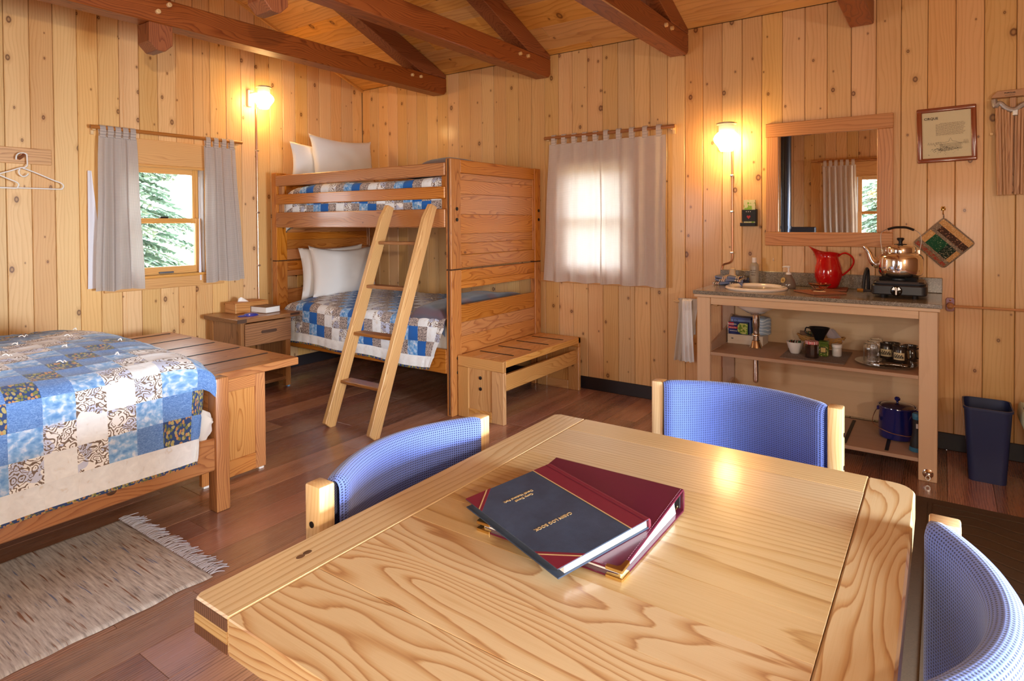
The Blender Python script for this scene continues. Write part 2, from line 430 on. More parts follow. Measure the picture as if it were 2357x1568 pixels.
# floor : boards 0.19 wide running along X
floor = box('floor', (WD-.1, DEEP-.1, -.10), (.1, .1, -.012), SLABM, b=0, kind='structure'); ORG[floor] = Vector((0, 0, 0))
y = -.076; row = 0
while y > DEEP:
    x = 0.0; R_.random()
    cuts = [0.0]
    st = {14: -.80, 15: -1.067}.get(row, -R_.uniform(.2, 1.2))
    xx = st
    while xx > WD: cuts.append(xx); xx -= 1.22
    cuts.append(WD)
    for c0, c1 in zip(cuts[:-1], cuts[1:]):
        if c0-c1 < .02: continue
        bm = BM(); cube(bm, (c1+.0006, max(y-.19, DEEP)+.0006, -.012), (c0-.0006, y-.0006, 0.0), .0012)
        put('plank', bm, FLOOR('X'), floor)
    y -= .19; row += 1
bm = BM(); cube(bm, (WD, -.0754, -.012), (0, 0, 0), .001); put('plank', bm, FLOOR('X'), floor)

# ceiling : boards along Y on both slopes
bm = BM()
prism(bm, [(0.16, EAVE-.16*SL+.02), (RX, roofz(RX)+.02), (WD-.16, EAVE-.16*SL+.02), (WD-.16, EAVE+.2), (RX, roofz(RX)+.2), (.16, EAVE+.2)], 'y', DEEP-.14, .14)
ceiling = put('ceiling', bm, SLABM, kind='structure'); ORG[ceiling] = Vector((0, 0, 0))
for side in (0, 1):
    xs = [0.0, -.07]
    while xs[-1]-.125 > RX: xs.append(xs[-1]-.125)
    xs.append(RX)
    for a, b_ in zip(xs[:-1], xs[1:]):
        ys = [0.0]; yy = -R_.uniform(1.0, 3.6)
        while yy > DEEP+.3: ys.append(yy); yy -= 3.66
        ys.append(DEEP)
        for y0, y1 in zip(ys[:-1], ys[1:]):
            if side: a2, b2 = WD-a, WD-b_
            else: a2, b2 = a, b_
            g = .001 if a2 > b2 else -.001
            bm = BM()
            prism(bm, [(a2-g, roofz(a2-g)), (b2+g, roofz(b2+g)), (b2+g, roofz(b2+g)+.018), (a2-g, roofz(a2-g)+.018)], 'y', y1+.0006, y0-.0006, b=.003)
            put('plank', bm, CEIL('Y'), ceiling)
# mouldings
def bar(name, p0, p1, w, h, mat, parent=None, kind=None, b=.002, up=(0, 0, 1)):
    """square bar from p0 to p1 : local X along"""
    p0 = Vector(p0); p1 = Vector(p1); d = p1-p0; L = d.length; x = d.normalized(); s = Vector(up).cross(x).normalized(); u = x.cross(s)
    bm = BM(); cube(bm, (0, -w/2, -h/2), (L, w/2, h/2), b)
    me_m = Matrix.Identity(4)
    for i in range(3): me_m[i][0] = x[i]; me_m[i][1] = s[i]; me_m[i][2] = u[i]; me_m[i][3] = p0[i]
    o = put(name, bm, mat('X') if callable(mat) else mat, parent, world=False, kind=kind)
    if parent is not None: me_m = Matrix.Translation(-ORG.get(parent, Vector())) @ me_m
    o.matrix_local = me_m
    return o
bar('trim_1', (0, -.010, EAVE-.012), (RX, -.010, roofz(RX)-.012), .020, .022, CEIL, kind='structure')
bar('trim_2', (WD, -.010, EAVE-.012), (RX, -.010, roofz(RX)-.012), .020, .022, CEIL, kind='structure')
box('baseboard_right', (-.008, DEEP+.02, 0), (0, -.02, .10), BASEM, b=.003, kind='structure')
box('baseboard_left', (WD+.02, -.008, 0), (-.02, 0, .10), BASEM, b=.003, kind='structure')

# ------------------------------------------------------------------ windows (double hung)
JAMB = plain('jamb_liner', S(196, 198, 204), .5)
def window(name, to_world, hole, casing, apron):
    """local frame: u along wall (left->right seen from inside), n into room, z up"""
    w = thing(name, kind='structure'); u0, u1, z0, z1 = 0, hole[0], hole[1], hole[2]
    def bx(nm, a, b_, mat, par=w, bev=.003):
        A = to_world(*a); B = to_world(*b_); return box(nm, A, B, mat, par, bev)
    c = casing
    bx('casing', (-c, 0, z1), (u1+c, .02, z1+.19), CASING)
    bx('head_stop', (-.01, -.02, z1-.02), (u1+.01, .025, z1), CASING)
    bx('casing', (-c, 0, z0), (-.0, .02, z1), CASING); bx('casing', (u1, 0, z0), (u1+c, .02, z1), CASING)
    bx('sill', (-c-.03, -.10, z0-.02), (u1+c+.03, .035, z0), CASING)
    bx('apron', (-apron, 0, z0-.105), (u1+apron, .018, z0-.021), CASING)
    bx('jamb', (0, -.13, z0), (.012, .0, z1), JAMB); bx('jamb', (u1-.012, -.13, z0), (u1, .0, z1), JAMB)
    bx('jamb', (0, -.13, z1-.012), (u1, -.02, z1), JAMB)
    zm = (z0+z1)/2-.005; st = .048
    for nm, n0, n1, a, b_ in (('upper_sash', -.105, -.07, zm-.02, z1-.012), ('lower_sash', -.065, -.03, z0, zm+.02)):
        e = thing(nm, loc=(0, 0, 0)); e.parent = w; ORG[e] = Vector((0, 0, 0))
        bx('stile', (.012, n0, a), (.012+st, n1, b_), CASING, e); bx('stile', (u1-.012-st, n0, a), (u1-.012, n1, b_), CASING, e)
        hb = .035 if nm == 'upper_sash' else .06; ht = .045 if nm == 'upper_sash' else .035
        bx('rail', (.012+st, n0, a), (u1-.012-st, n1, a+hb), CASING, e); bx('rail', (.012+st, n0, b_-ht), (u1-.012-st, n1, b_), CASING, e)
        bx('pane', (.012+st-.005, (n0+n1)/2-.002, a+hb-.005), (u1-.012-st+.005, (n0+n1)/2+.002, b_-ht+.005), PANE, e, 0)
    bx('sash_lock', (u1/2-.03, -.064, zm+.02), (u1/2+.03, -.035, zm+.034), DKMETAL, w)
    bx('lift_handle', (u1/2-.055, -.034, z0+.008), (u1/2+.055, -.012, z0+.022), plain('grey_lift', S(110, 112, 120), .4, .5), w)
    return w
window('window_1', lambda u, n, z: (WIN_L[0]+u, -n, z), (WIN_L[1]-WIN_L[0], WIN_L[2], WIN_L[3]), .09, .154)
window('window_2', lambda u, n, z: (-n, WIN_R[1]-u, z), (WIN_R[1]-WIN_R[0], WIN_R[2], WIN_R[3]), .09, .25)
window('window_3', lambda u, n, z: (WD+n, WIN_O[0]+u, z), (WIN_O[1]-WIN_O[0], WIN_O[2], WIN_O[3]), .09, .154)

# ------------------------------------------------------------------ roof trusses
def truss(yf, yb, label, drop=True):
    t = thing('roof_truss', label, 'roof truss', (RX, (yf+yb)/2, 2.38), group='timber roof trusses')
    b0, b1 = 2.548, 2.700
    bm = BM(); prism(bm, [(-.001, b0+.03), (-.03, b0), (WD+.03, b0), (WD+.001, b0+.03), (WD+.001, b1), (-.001, b1)], 'y', yf, yb, b=.006); put('tie_beam', bm, FIR('X'), t)
    d = .165
    for s in (0, 1):
        def m(x): return x if s == 0 else WD-x
        P = [(m(-.002), b1+.001), (m(-.002), roofz(-.002)-.003), (m(RX+.072), roofz(RX+.072)-.003), (m(RX+.072), roofz(RX+.072)-d), (m(-.335), b1+.001)]
        bm = BM(); prism(bm, P, 'y', yf+.0, yb-.0, b=.005); put('rafter', bm, FIR('X'), t)
    k = .068
    bm = BM(); prism(bm, [(RX-k, b0-.002), (RX-k, 2.43), (RX-k+.045, 2.385), (RX+k-.045, 2.385), (RX+k, 2.43), (RX+k, b0-.002)], 'y', yf-.004, yb+.004, b=.004); put('king_post_drop', bm, FIR('Z'), t)
    bm = BM(); prism(bm, [(RX-k, b1+.002), (RX+k, b1+.002), (RX+k, roofz(RX+k)-.004), (RX, roofz(RX)-.006), (RX-k, roofz(RX-k)-.004)], 'y', yf, yb, b=.004); put('king_post', bm, FIR('Z'), t)
    for px, pz in ((-.461, 2.649), (-.353, 2.655), (-2.531, 2.67), (-2.596, 2.613), (WD+.461, 2.649), (WD+.353, 2.655)):
        bm = BM(); lathe(bm, [(0, 0), (.014, 0), (.014, .018), (.010, .022), (0, .022)], (0, 0, 0), 10, Matrix.Translation((px, yf+.001, pz)) @ Matrix.Rotation(math.radians(90), 4, 'X'))
        put('peg', bm, CHAIRW('Y'), t)
truss(-1.168, -1.031, 'reddish-brown timber roof truss over the bunk bed, nearest the window wall')
truss(-2.314, -2.184, 'reddish-brown timber roof truss with bold swirling grain, meeting the wall left of the right-hand curtains')
truss(-3.480, -3.350, 'reddish-brown timber roof truss whose end sits above the right wall lamp')
truss(-4.640, -4.510, 'reddish-brown timber roof truss end cut off by the picture top, above the framed print')
# ------------------------------------------------------------------ fabric materials
def quilt_mat(name, only=None, sat=1.0, bunk=False, per=.107):
    t = NT(name)
    uv = t.n('UVMap').outputs[0]; u, v = t.xyz(uv)[:2]; p = per
    iu = t.math('FLOOR', t.math('DIVIDE', u, p)); iv = t.math('FLOOR', t.math('DIVIDE', v, p))
    m = t.math('MODULO', t.math('ADD', t.math('ADD', iu, iv), 80.0), 8.0)
    k = t.math('SUBTRACT', 4.0, t.math('ABSOLUTE', t.math('SUBTRACT', m, 4.0)))
    k = t.math('ROUND', k)
    w3 = t.comb(t.math('ADD', u, t.math('MULTIPLY', iu, .37)), t.math('ADD', v, t.math('MULTIPLY', iv, .61)), 0.0)
    # 0 cream marble
    c0 = t.ramp(t.noise(w3, 30, 4, .6, .8), [(.3, S(246, 250, 255)), (.6, S(236, 240, 246)), (.75, S(222, 214, 206))])
    # 1 white with brown line roses
    dn = t.noise(w3, 22, 2, .5, .6, out=1)
    vv = t.vm('ADD', w3, t.vm('SCALE', dn, sc=.06))
    vo = t.n('TexVoronoi', {'Vector': vv, 'Scale': 27, 'Randomness': 1.0}, voronoi_dimensions='2D').outputs['Distance']
    ring = t.math('ABSOLUTE', t.math('SUBTRACT', t.math('FRACT', t.math('MULTIPLY', vo, 3.4)), .5))
    msk = t.math('GREATER_THAN', t.noise(w3, 14, 1), .40)
    line = t.math('MULTIPLY', t.math('GREATER_THAN', ring, .30), msk)
    tint = t.mix(t.math('GREATER_THAN', t.noise(w3, 11, 1), .52), S(244, 244, 246), S(204, 212, 238))
    c1 = t.mix(line, tint, S(120, 102, 92))
    # 2 light blue clouds
    c2 = t.ramp(t.noise(w3, 42, 2, .5, .3), [(.3, S(96, 148, 214)), (.5, S(140, 184, 232)), (.68, S(214, 226, 248))])
    # 3 mid blue scratch
    c3 = t.ramp(t.noise(t.vm('MULTIPLY', w3, (1, 2.2, 1)), 130, 3, .6, 1.5), [(.35, S(72, 112, 184)), (.55, S(108, 150, 212)), (.72, S(156, 188, 236))])
    # 4 navy with leaves
    v4 = t.n('TexVoronoi', {'Vector': t.vm('MULTIPLY', t.vm('ADD', w3, t.vm('SCALE', dn, sc=.02)), (1, .6, 1)), 'Scale': 85, 'Randomness': 1.0}, voronoi_dimensions='2D')
    c4 = t.mix(t.math('LESS_THAN', v4.outputs['Distance'], .42), S(44, 70, 122), t.ramp(t.xyz(v4.outputs['Color'])[0], [(0, S(120, 124, 70)), (.4, S(176, 164, 110)), (.7, S(190, 140, 90)), (1, S(200, 190, 160))], 'CONSTANT'))
    if only == 'cream': col = c0
    elif only == 'leaf': col = c4
    else:
        col = c0
        if bunk:
            m6 = t.math('ROUND', t.math('MODULO', t.math('ADD', t.math('ADD', iu, iv), 120.0), 6.0))
            pr = t.mix(t.math('GREATER_THAN', t.noise(w3, 150, 2, .6, 1.0), .5), S(92, 82, 86), S(206, 192, 186))
            for i, c in ((1, pr), (2, S(46, 104, 186)), (3, c2), (4, pr), (5, c1)):
                col = t.mix(t.math('COMPARE', m6, float(i), .4), col, c)
        else:
          for i, c in ((1, c1), (2, c2), (3, c3), (4, c4)):
            col = t.mix(t.math('COMPARE', k, float(i), .4), col, c)
    if sat != 1.0: col = t.n('HueSaturation', {'Color': col, 'Hue': .515 if sat > 1.2 else .5, 'Saturation': sat, 'Value': .9 if sat > 1.2 else 1.0}).outputs[0]
    t.set(col=col, rough=.85, sheen=.15)
    t.bump(t.noise(w3, 240, 3), .15, .0006)
    return t.m
QUILT = quilt_mat('patchwork_cotton'); QCREAM = quilt_mat('cream_cotton', 'cream'); QLEAF = quilt_mat('leaf_cotton', 'leaf')
QUILT2 = quilt_mat('patchwork_cotton_deep', None, 1.1, True, .095); QCREAM2 = quilt_mat('grey_cream_cotton', 'cream', .7); QLEAF2 = quilt_mat('leaf_cotton_deep', 'leaf', 1.3)

def weave_mat(name, hole, thread, period=.0046, sheen=.3):
    t = NT(name); uv = t.n('UVMap').outputs[0]; u, v = t.xyz(uv)[:2]
    su = t.math('SINE', t.math('MULTIPLY', u, 2*math.pi/period)); sv = t.math('SINE', t.math('MULTIPLY', v, 2*math.pi/period))
    h = t.math('MULTIPLY', t.math('ADD', t.math('ADD', su, sv), 2.0), .25)
    n_ = t.noise(uv, 900, 2); h2 = t.math('ADD', h, t.math('MULTIPLY', t.math('SUBTRACT', n_, .5), .25))
    yarn = t.noise(t.vm('MULTIPLY', uv, (8, 500, 1)), 1, 2)
    thr = t.mix(yarn, thread, tuple(min(1, c*1.25) for c in thread[:3])+(1,))
    col = t.ramp(h2, [(.22, hole), (.42, (0, 0, 0, 1))])
    col = t.mix(t.mr(h2, .2, .42), hole, thr)
    t.set(col=col, rough=.8, sheen=sheen); t.bump(h2, .6, .0012); return t.m
BLUEF = weave_mat('blue_basket_weave', S(10, 18, 66), S(96, 116, 190), .0062)
def curtain_mat(name, a, b_, trans=.45, per=.0075):
    t = NT(name); uv = t.n('UVMap').outputs[0]; u, v = t.xyz(uv)[:2]
    cu = t.math('LESS_THAN', t.math('FRACT', t.math('DIVIDE', u, per)), .42); cv = t.math('LESS_THAN', t.math('FRACT', t.math('DIVIDE', v, per)), .42)
    s = t.math('MULTIPLY', t.math('ADD', cu, cv), .5)
    col = t.mix(s, a, b_); col = t.mix(t.math('MULTIPLY', t.noise(uv, 14, 3), .25), col, S(176, 160, 146))
    t.set(col=col, rough=.9)
    tl = t.n('BsdfTranslucent', {0: t.mix(.5, col, S(250, 242, 232))})
    ms = t.n('MixShader', {0: trans, 1: t.b.outputs[0], 2: tl.outputs[0]}); t.t.links.new(ms.outputs[0], t.out.inputs[0])
    t.bump(s, .3, .0006)
    return t.m
CURT = curtain_mat('checked_linen', S(226, 216, 208), S(150, 142, 142), .30, .0085)
CURTW = curtain_mat('checked_linen_light', S(246, 238, 232), S(204, 196, 194), .28, .0085)
CURTO = curtain_mat('plain_linen', S(246, 240, 230), S(232, 224, 214), .35)
LINING = plain('white_lining', S(228, 224, 232), .9)
SHEET = plain('white_cotton', S(226, 222, 218), .85, var=.03, scale=12)
PILLOW = plain('pillowcase', S(238, 234, 232), .85, sheen=.1)
MATTRESS = plain('mattress_ticking', S(205, 200, 195), .9)
def plaid_mat():
    t = NT('wool_plaid'); uv = t.n('UVMap').outputs[0]; u, v = t.xyz(uv)[:2]
    band = t.ramp(t.math('FRACT', t.math('DIVIDE', u, .30)), [(0, S(58, 80, 108)), (.3, S(70, 92, 118)), (.48, S(104, 60, 66)), (.6, S(112, 62, 60)), (.75, S(60, 72, 92)), (1, S(58, 80, 108))])
    b2 = t.ramp(t.math('FRACT', t.math('DIVIDE', v, .22)), [(0, S(64, 88, 112)), (.5, S(76, 70, 88)), (1, S(64, 88, 112))])
    col = t.mix(.35, band, b2); col = t.mix(t.math('MULTIPLY', t.noise(uv, 500, 2), .3), col, S(120, 130, 150))
    t.set(col=col, rough=.95, sheen=.3); t.bump(t.noise(uv, 700, 2), .4, .001); return t.m
PLAID = plaid_mat()

# ------------------------------------------------------------------ quilts and bedding
def puff(u, v, p=.107):
    a = abs(math.sin(math.pi*u/p)); b_ = abs(math.sin(math.pi*v/p))
    return .0075*min(a, b_)**.5 + .006*noise.noise(Vector((u*4.5, v*4.5, 3.1)))
def quilt(parent, x0, x1, P, mats, ubase, vbase, hem=None, nq=8, slant=None, name_main='patchwork', bw=.10, per=.107):
    """P(u, s): u runs along the bed, s is the arc length across (0 = far side). x0..x1 range in u; total arc S_"""
    bb = .014
    S_ = hem
    cell = per/nq
    def part(nm, u0, u1, s0, s1, mat, raise_=0.0):
        bm = BM(); nu = max(2, int(round((u1-u0)/cell))); nv = max(2, int(round((s1-s0)/cell)))
        grid(bm, lambda u, s: P(u, s), nu, nv, u0, u1, s0, s1, uvf=lambda u, s: (u-ubase, s-vbase), hf=lambda u, s: puff(u-ubase, s-vbase, per)+raise_)
        return put(nm, bm, mat, parent, smooth=True, ang=80)
    part(name_main, x0, x1, 0, S_-bw-bb, mats[0])
    part('border', x0, x1, S_-bw-bb, S_-bb, mats[1])
    part('binding', x0, x1, S_-bb, S_, mats[2], .0015)

def arc_profile(y0, y1, ztop, zhem, r, crown=0.0, flare=0.0, far_drop=0.0):
    """far side y0 .. near side y1 (y1<y0); returns s->(y,z), length"""
    flat = (y0-y1)-r; q = math.pi/2*r; drop = (ztop-r)-zhem; L = flat+q+drop
    def f(s):
        if s < flat:
            t = s/flat; return (y0-s, ztop+crown*math.sin(math.pi*min(1, t*.98+.02))**.8 if crown else ztop)
        s -= flat
        if s < q:
            a = s/r; return (y1+r-r*math.sin(a), ztop-r+r*math.cos(a))
        s -= q
        return (y1-flare*(s/drop)**1.2, ztop-r-s)
    return f, L

# ------------------------------------------------------------------ big bed on the left
bed = thing('bed', 'honey-coloured wooden double bed frame at the left edge, standing behind the rag rug', 'bed', (-3.86, -1.52, 0))
box('foot_post', (-2.862, -2.228, 0), (-2.795, -2.155, .628), BUNK, bed, .006, seg=2)
box('foot_post', (-2.862, -.80, 0), (-2.795, -.73, .628), BUNK, bed, .006)
box('footboard', (-2.858, -2.157, .29), (-2.812, -.80, .625), BUNK, bed, .006)
box('side_rail', (-4.95, -2.222, .20), (-2.862, -2.185, .352), BUNK, bed, .006)
bm = BM(); lathe(bm, [(0, 0), (.013, 0), (.016, -.0005)], seg=16, sx=1.25, mtx=Matrix.Translation((-3.30, -2.2226, .262)) @ Matrix.Rotation(math.radians(90), 4, 'X')); put('knot', bm, DARKW('X'), bed)
box('side_rail', (-4.95, -.77, .20), (-2.862, -.735, .352), BUNK, bed, .006)
box('head_post', (-5.0, -2.228, 0), (-4.93, -2.155, 1.0), BUNK, bed, .006); box('head_post', (-5.0, -.80, 0), (-4.93, -.73, 1.0), BUNK, bed, .006)
box('headboard', (-4.985, -2.155, .4), (-4.945, -.80, .98), BUNK, bed, .006)
for i in range(8): box('slat', (-4.7+i*.25, -2.185, .29), (-4.62+i*.25, -.77, .31), BUNK, bed, .002)
bm = BM(); cube(bm, (-4.92, -2.175, .315), (-2.885, -.80, .70), .07, seg=4)
mt = put('mattress', bm, SHEET, smooth=True, loc=(-3.9, -1.5, .315)); tag(mt, 'mattress in a white sheet peeking out under the quilt of the left bed', 'mattress')
qb = thing('quilt', 'blue and cream patchwork quilt with white yarn ties spread over the left bed', 'quilt', (-3.9, -1.5, .75))
pf, L_ = arc_profile(-.79, -2.245, .745, .272, .085, crown=.04, flare=.012)
def PQ(u, s):
    y, z = pf(s)
    xe = -2.995 + .06*min(1, max(0, (z-.27)/.42))**1.0   # foot edge leans
    e = u-(-3.07)
    # u beyond -3.07 bends over the foot end
    X = u
    if e > 0:
        k = min(1, e/.18); X = -3.07+ (xe+.075+3.07)*math.sin(k*math.pi/2) if z > .62 else u*(1-k)+ (xe+.02*k)*k
        if z > .62: z = z-.10*(1-math.cos(k*math.pi/2))*(1 if s < L_-.45 else .8)
    zz = z+.004*math.sin(u*9+s*7)
    yy = y-.006*math.sin(u*11.0)*max(0, min(1, (.62-z)*4))
    return (X, yy, zz)
quilt(qb, -4.75, -2.895, PQ, (QUILT, QCREAM, QLEAF), ubase=-3.534-.107*19, vbase=L_-.114-.107*30, hem=L_)
# white yarn ties on top
bm_i = 0
for iy in range(4):
    for ix in range(7):
        x = -3.05-.214*ix-(.107 if iy % 2 else 0); yv = -1.15-.27*iy
        s = -.79-yv
        X, Y, Z = PQ(x, s); bm = BM(); a = R_.uniform(0, 3)
        for k in (0, 1):
            b_ = a+k*2.0
            tube(bm, bez([(X, Y, Z+.004), (X+.010*math.cos(b_), Y+.010*math.sin(b_), Z+.014), (X+.024*math.cos(b_), Y+.024*math.sin(b_), Z+.009)], 3), .0022, 5)
        put('yarn_tie', bm, WHITEP, qb, smooth=True)
bm = BM()   # crumpled sheet corner at the foot
grid(bm, lambda u, v: (-3.0+.125*u, -2.20-.022*math.sin(v*3.1)-.006*math.sin(u*9), .36+.13*v+.02*math.sin(u*7+v*4)), 12, 12, hf=lambda u, v: .010*noise.noise(Vector((u*5, v*5, 0))))
put('sheet_fold', bm, SHEET, mt, smooth=True)

# ------------------------------------------------------------------ luggage bench at the foot of the bed
lb = thing('luggage_bench', 'wooden luggage bench with dark inlaid strips at the foot of the left bed', 'bench', (-2.5, -1.25, 0))
zt = .575
segs = [-1.935, -1.67, -1.38, -1.09, -.80, -.51, -.22]
box('top_frame', (-2.785, -1.935, zt-.042), (-2.20, -1.865, zt), BUNK, lb, .004)
box('top_frame', (-2.785, -.49, zt-.042), (-2.20, -.42, zt), BUNK, lb, .004)
yb = [-1.863, -1.68, -1.38, -1.09, -.80, -.492]
for a, b_ in zip(yb[:-1], yb[1:]): box('top_board', (-2.785, a+.0008, zt-.03), (-2.20, b_-.0008, zt-.0005), BUNK, lb, .002)
for yy in (-1.68, -1.38, -1.09, -.80, -.51): box('inlay_strip', (-2.66, yy-.007, zt-.001), (-2.235, yy+.007, zt+.002), BLACK, lb, .001)
for y0, y1 in ((-1.925, -1.895), (-.50, -.47)):
    pn = thing('end_panel', loc=(-2.6, y0, 0)); pn.parent = lb; pn.location = Vector((-2.6, y0, 0))-ORG[lb]
    box('stile', (-2.77, y0, .012), (-2.70, y1, zt-.043), BUNK, pn); box('stile', (-2.47, y0, .012), (-2.41, y1, zt-.043), BUNK, pn)
    box('rail', (-2.70, y0, .012), (-2.47, y1, .10), BUNK, pn); box('rail', (-2.70, y0, zt-.11), (-2.47, y1, zt-.043), BUNK, pn)
    box('field', (-2.70, y0+.008, .10), (-2.47, y1-.006, zt-.11), wood('panel_pine', S(206, 146, 86), S(186, 122, 64), S(140, 80, 36), ring=110, rough=.36, coat=.2, tone=.04), pn, 0)
    box('glide', (-2.45, y0+.004, 0), (-2.42, y1-.004, .012), WHITEP, pn, .002); box('glide', (-2.76, y0+.004, 0), (-2.73, y1-.004, .012), WHITEP, pn, .002)
box('stretcher', (-2.62, -1.895, .30), (-2.58, -.50, .42), BUNK, lb)

# ------------------------------------------------------------------ bunk bed
bk = thing('bunk_bed', 'tall honey-brown wooden bunk bed in the corner with plank ends and guard rails', 'bunk bed', (-.6, -1.18, 0))
def post(x0, x1, y0, y1):
    for z0, z1 in ((0, 1.018), (1.024, 1.795)):
        p = box('post', (x0, y0, z0), (x1, y1, z1), BUNK, bk, .004)
    return p
post(-1.17, -1.062, -2.217, -2.168); post(-.108, -.018, -2.217, -2.168)
post(-1.17, -1.062, -.205, -.137); post(-.108, -.018, -.205, -.137)
box('inlay_strip', (-1.172, -2.200, .01), (-1.168, -2.188, 1.016), DARKW, bk, 0); box('inlay_strip', (-1.172, -2.200, 1.026), (-1.168, -2.188, 1.79), DARKW, bk, 0)
box('joint_line', (-1.168, -2.215, 1.018), (-1.064, -2.17, 1.024), BLACK, bk, 0); box('joint_line', (-.106, -2.215, 1.018), (-.02, -2.17, 1.024), BLACK, bk, 0); box('joint_line', (-1.168, -.203, 1.018), (-1.064, -.139, 1.024), BLACK, bk, 0)
for y0, y1, pr in ((-2.208, -2.176, -1), (-.195, -.150, 1)):
    box('end_rail', (-1.062, y0-.006, 1.700), (-.108, y1+.004, 1.793), BUNK, bk, .004)
    for z0, z1 in ((1.652, 1.699), (1.553, 1.651), (1.408, 1.552), (1.270, 1.407), (1.205, 1.269), (1.122, 1.204)):
        box('plank', (-1.062, y0+.004, z0), (-.125, y1-.004, z1), BUNK, bk, .002)
    box('edge_strip', (-.125, y0+.001, 1.122), (-.108, y1-.001, 1.70), BUNK, bk, .002)
    box('end_rail', (-1.062, y0-.004, 1.028), (-.108, y1+.004, 1.121), BUNK, bk, .004)
    box('end_rail', (-1.062, y0-.004, .932), (-.108, y1+.004, 1.015), BUNK, bk, .004)
    box('end_rail', (-1.062, y0-.002, .882), (-.108, y1+.002, .931), BUNK, bk, .003)
    for z0, z1 in ((.642, .765), (.545, .641), (.42, .544), (.30, .419)):
        box('plank', (-1.062, y0+.002, z0), (-.108, y1-.002, z1), BUNK, bk, .002)
for z0, z1 in ((1.677, 1.768), (1.517, 1.603), (1.315, 1.446)):
    box('guard_rail' if z0 > 1.4 else 'side_rail', (-1.178, -2.166, z0), (-1.148, -.207, z1), BUNK, bk, .006)
    box('guard_rail' if z0 > 1.4 else 'side_rail', (-.04, -2.166, z0), (-.015, -.207, z1), BUNK, bk, .006)
for y0 in (-2.166, -.262): box('spacer', (-1.147, y0, 1.446), (-1.122, y0+.055, 1.677), BUNK, bk)
box('side_rail', (-1.172, -2.166, .293), (-1.142, -.207, .465), BUNK, bk, .006); box('side_rail', (-.04, -2.166, .293), (-.015, -.207, .465), BUNK, bk, .006)
for zz in (1.33, .31):
    for i in range(10): box('slat', (-1.14, -2.10+i*.2, zz), (-.045, -2.02+i*.2, zz+.02), BUNK, bk, .002)
for xx in (-1.108, -.03+-.02):
    for zz in (1.445, 1.370, .40, .30):
        if xx > -1 and zz < 1: continue
        bm = BM(); lathe(bm, [(0, 0), (.013, 0), (.013, .004), (.008, .006), (0, .006)], (0, 0, 0), 12, Matrix.Translation((xx, -2.2175, zz)) @ Matrix.Rotation(math.radians(90), 4, 'X')); put('bolt', bm, DKMETAL, bk)
for nm, z0, z1, lab in (('mattress', 1.352, 1.60, 'mattress of the upper bunk under the patchwork quilt'), ('mattress', .332, .61, 'white mattress corner showing below the quilt of the lower bunk')):
    bm = BM(); cube(bm, (-1.13, -2.155, z0), (-.05, -.215, z1), .05, seg=3)
    tag(put(nm, bm, SHEET, smooth=True, loc=(-.6, -1.18, z0)), lab, 'mattress')
q1 = thing('quilt', 'blue and cream patchwork quilt on the upper bunk behind the guard rails', 'quilt', (-.6, -1.2, 1.6), group=None)
pf1, L1 = arc_profile(-.06, -1.132, 1.668, 1.325, .045, crown=.015)
quilt(q1, -2.15, -.29, lambda u, s: (pf1(s)[0], u, pf1(s)[1]+.008*math.sin(u*5)-.05*max(0, (u+.45)/.16)**2*(1 if u > -.45 else 0)), (QUILT2, QCREAM2, QLEAF2), ubase=-8.56, vbase=L1-.084-.095*30, hem=L1, nq=6, bw=.07, per=.095)
q2 = thing('quilt', 'blue and cream patchwork quilt hanging over the side of the lower bunk', 'quilt', (-.6, -1.2, .6))
pf2, L2 = arc_profile(-.06, -1.182, .672, .335, .055, crown=.03, flare=.012)
def PQ2(u, s):
    x, z = pf2(s)
    k = max(0, (.60-z)/.26)
    uu = u*(1)+ (0.0)
    # the near corner swings back towards the head
    if u < -1.95: uu = -1.95+(u+1.95)*(1-.62*k)+.0
    zz = z - .03*max(0, min(1, (-u-.8)/1.2))*k + .006*math.sin(u*8)
    if u > -.42: zz -= .09*((u+.42)/.17)**2
    return (x-.008*math.sin(u*10)*k, uu, zz)
quilt(q2, -2.155, -.25, PQ2, (QUILT2, QCREAM2, QLEAF2), ubase=-8.56, vbase=L2-.084-.095*30, hem=L2, nq=6, bw=.07, per=.095)
for i in range(14):
    u = -.75-.19*(i % 7); s = .22+.32*(i//7); X, Y, Z = PQ2(u, s); bm = BM(); a = R_.uniform(0, 6)
    tube(bm, bez([(X-.014*math.cos(a), Y-.014*math.sin(a), Z+.012), (X, Y, Z+.016), (X+.016*math.cos(a), Y+.016*math.sin(a), Z+.011)], 3), .0022, 5)
    put('yarn_tie', bm, WHITEP, q2, smooth=True)
def blanket(name, x0, x1, y0, y1, zb, h, lab, nx=26, ny=26):
    bm = BM()
    def f(u, v):
        x = x0+(x1-x0)*u; y = y0+(y1-y0)*v
        e = min(1, 5*min(u, 1-u))**.5 if 0 < u < 1 else 0; g = min(1, 5*min(v, 1-v))**.5 if 0 < v < 1 else 0
        return (x, y, zb+h*e*g*(1+.22*noise.noise(Vector((u*3, v*3, 1))))+.02*math.sin(u*5+1)*e*g)
    grid(bm, f, nx, ny, uvf=lambda u, v: (u*(x1-x0)+v*.1, v*(y1-y0)))
    vs = [v for v in bm.verts]
    o = put(name, bm, PLAID, smooth=True, ang=80, loc=((x0+x1)/2, (y0+y1)/2, zb)); return tag(o, lab, 'blanket')
def PB(u, v):
    s = L2*0+u; return s
bm = BM()
pb, LB = arc_profile(-.10, -1.165, .735, .60, .05, crown=.055)
grid(bm, lambda u, v: (pb(u)[0], v, pb(u)[1]+.012*noise.noise(Vector((u*6, v*6, 0)))-.05*max(0, 1-min(v+2.15, -1.80-v+.0)/.06 if min(v+2.15, -1.80-v) < .06 else 0)), 40, 14, 0, LB, -2.15, -1.80)
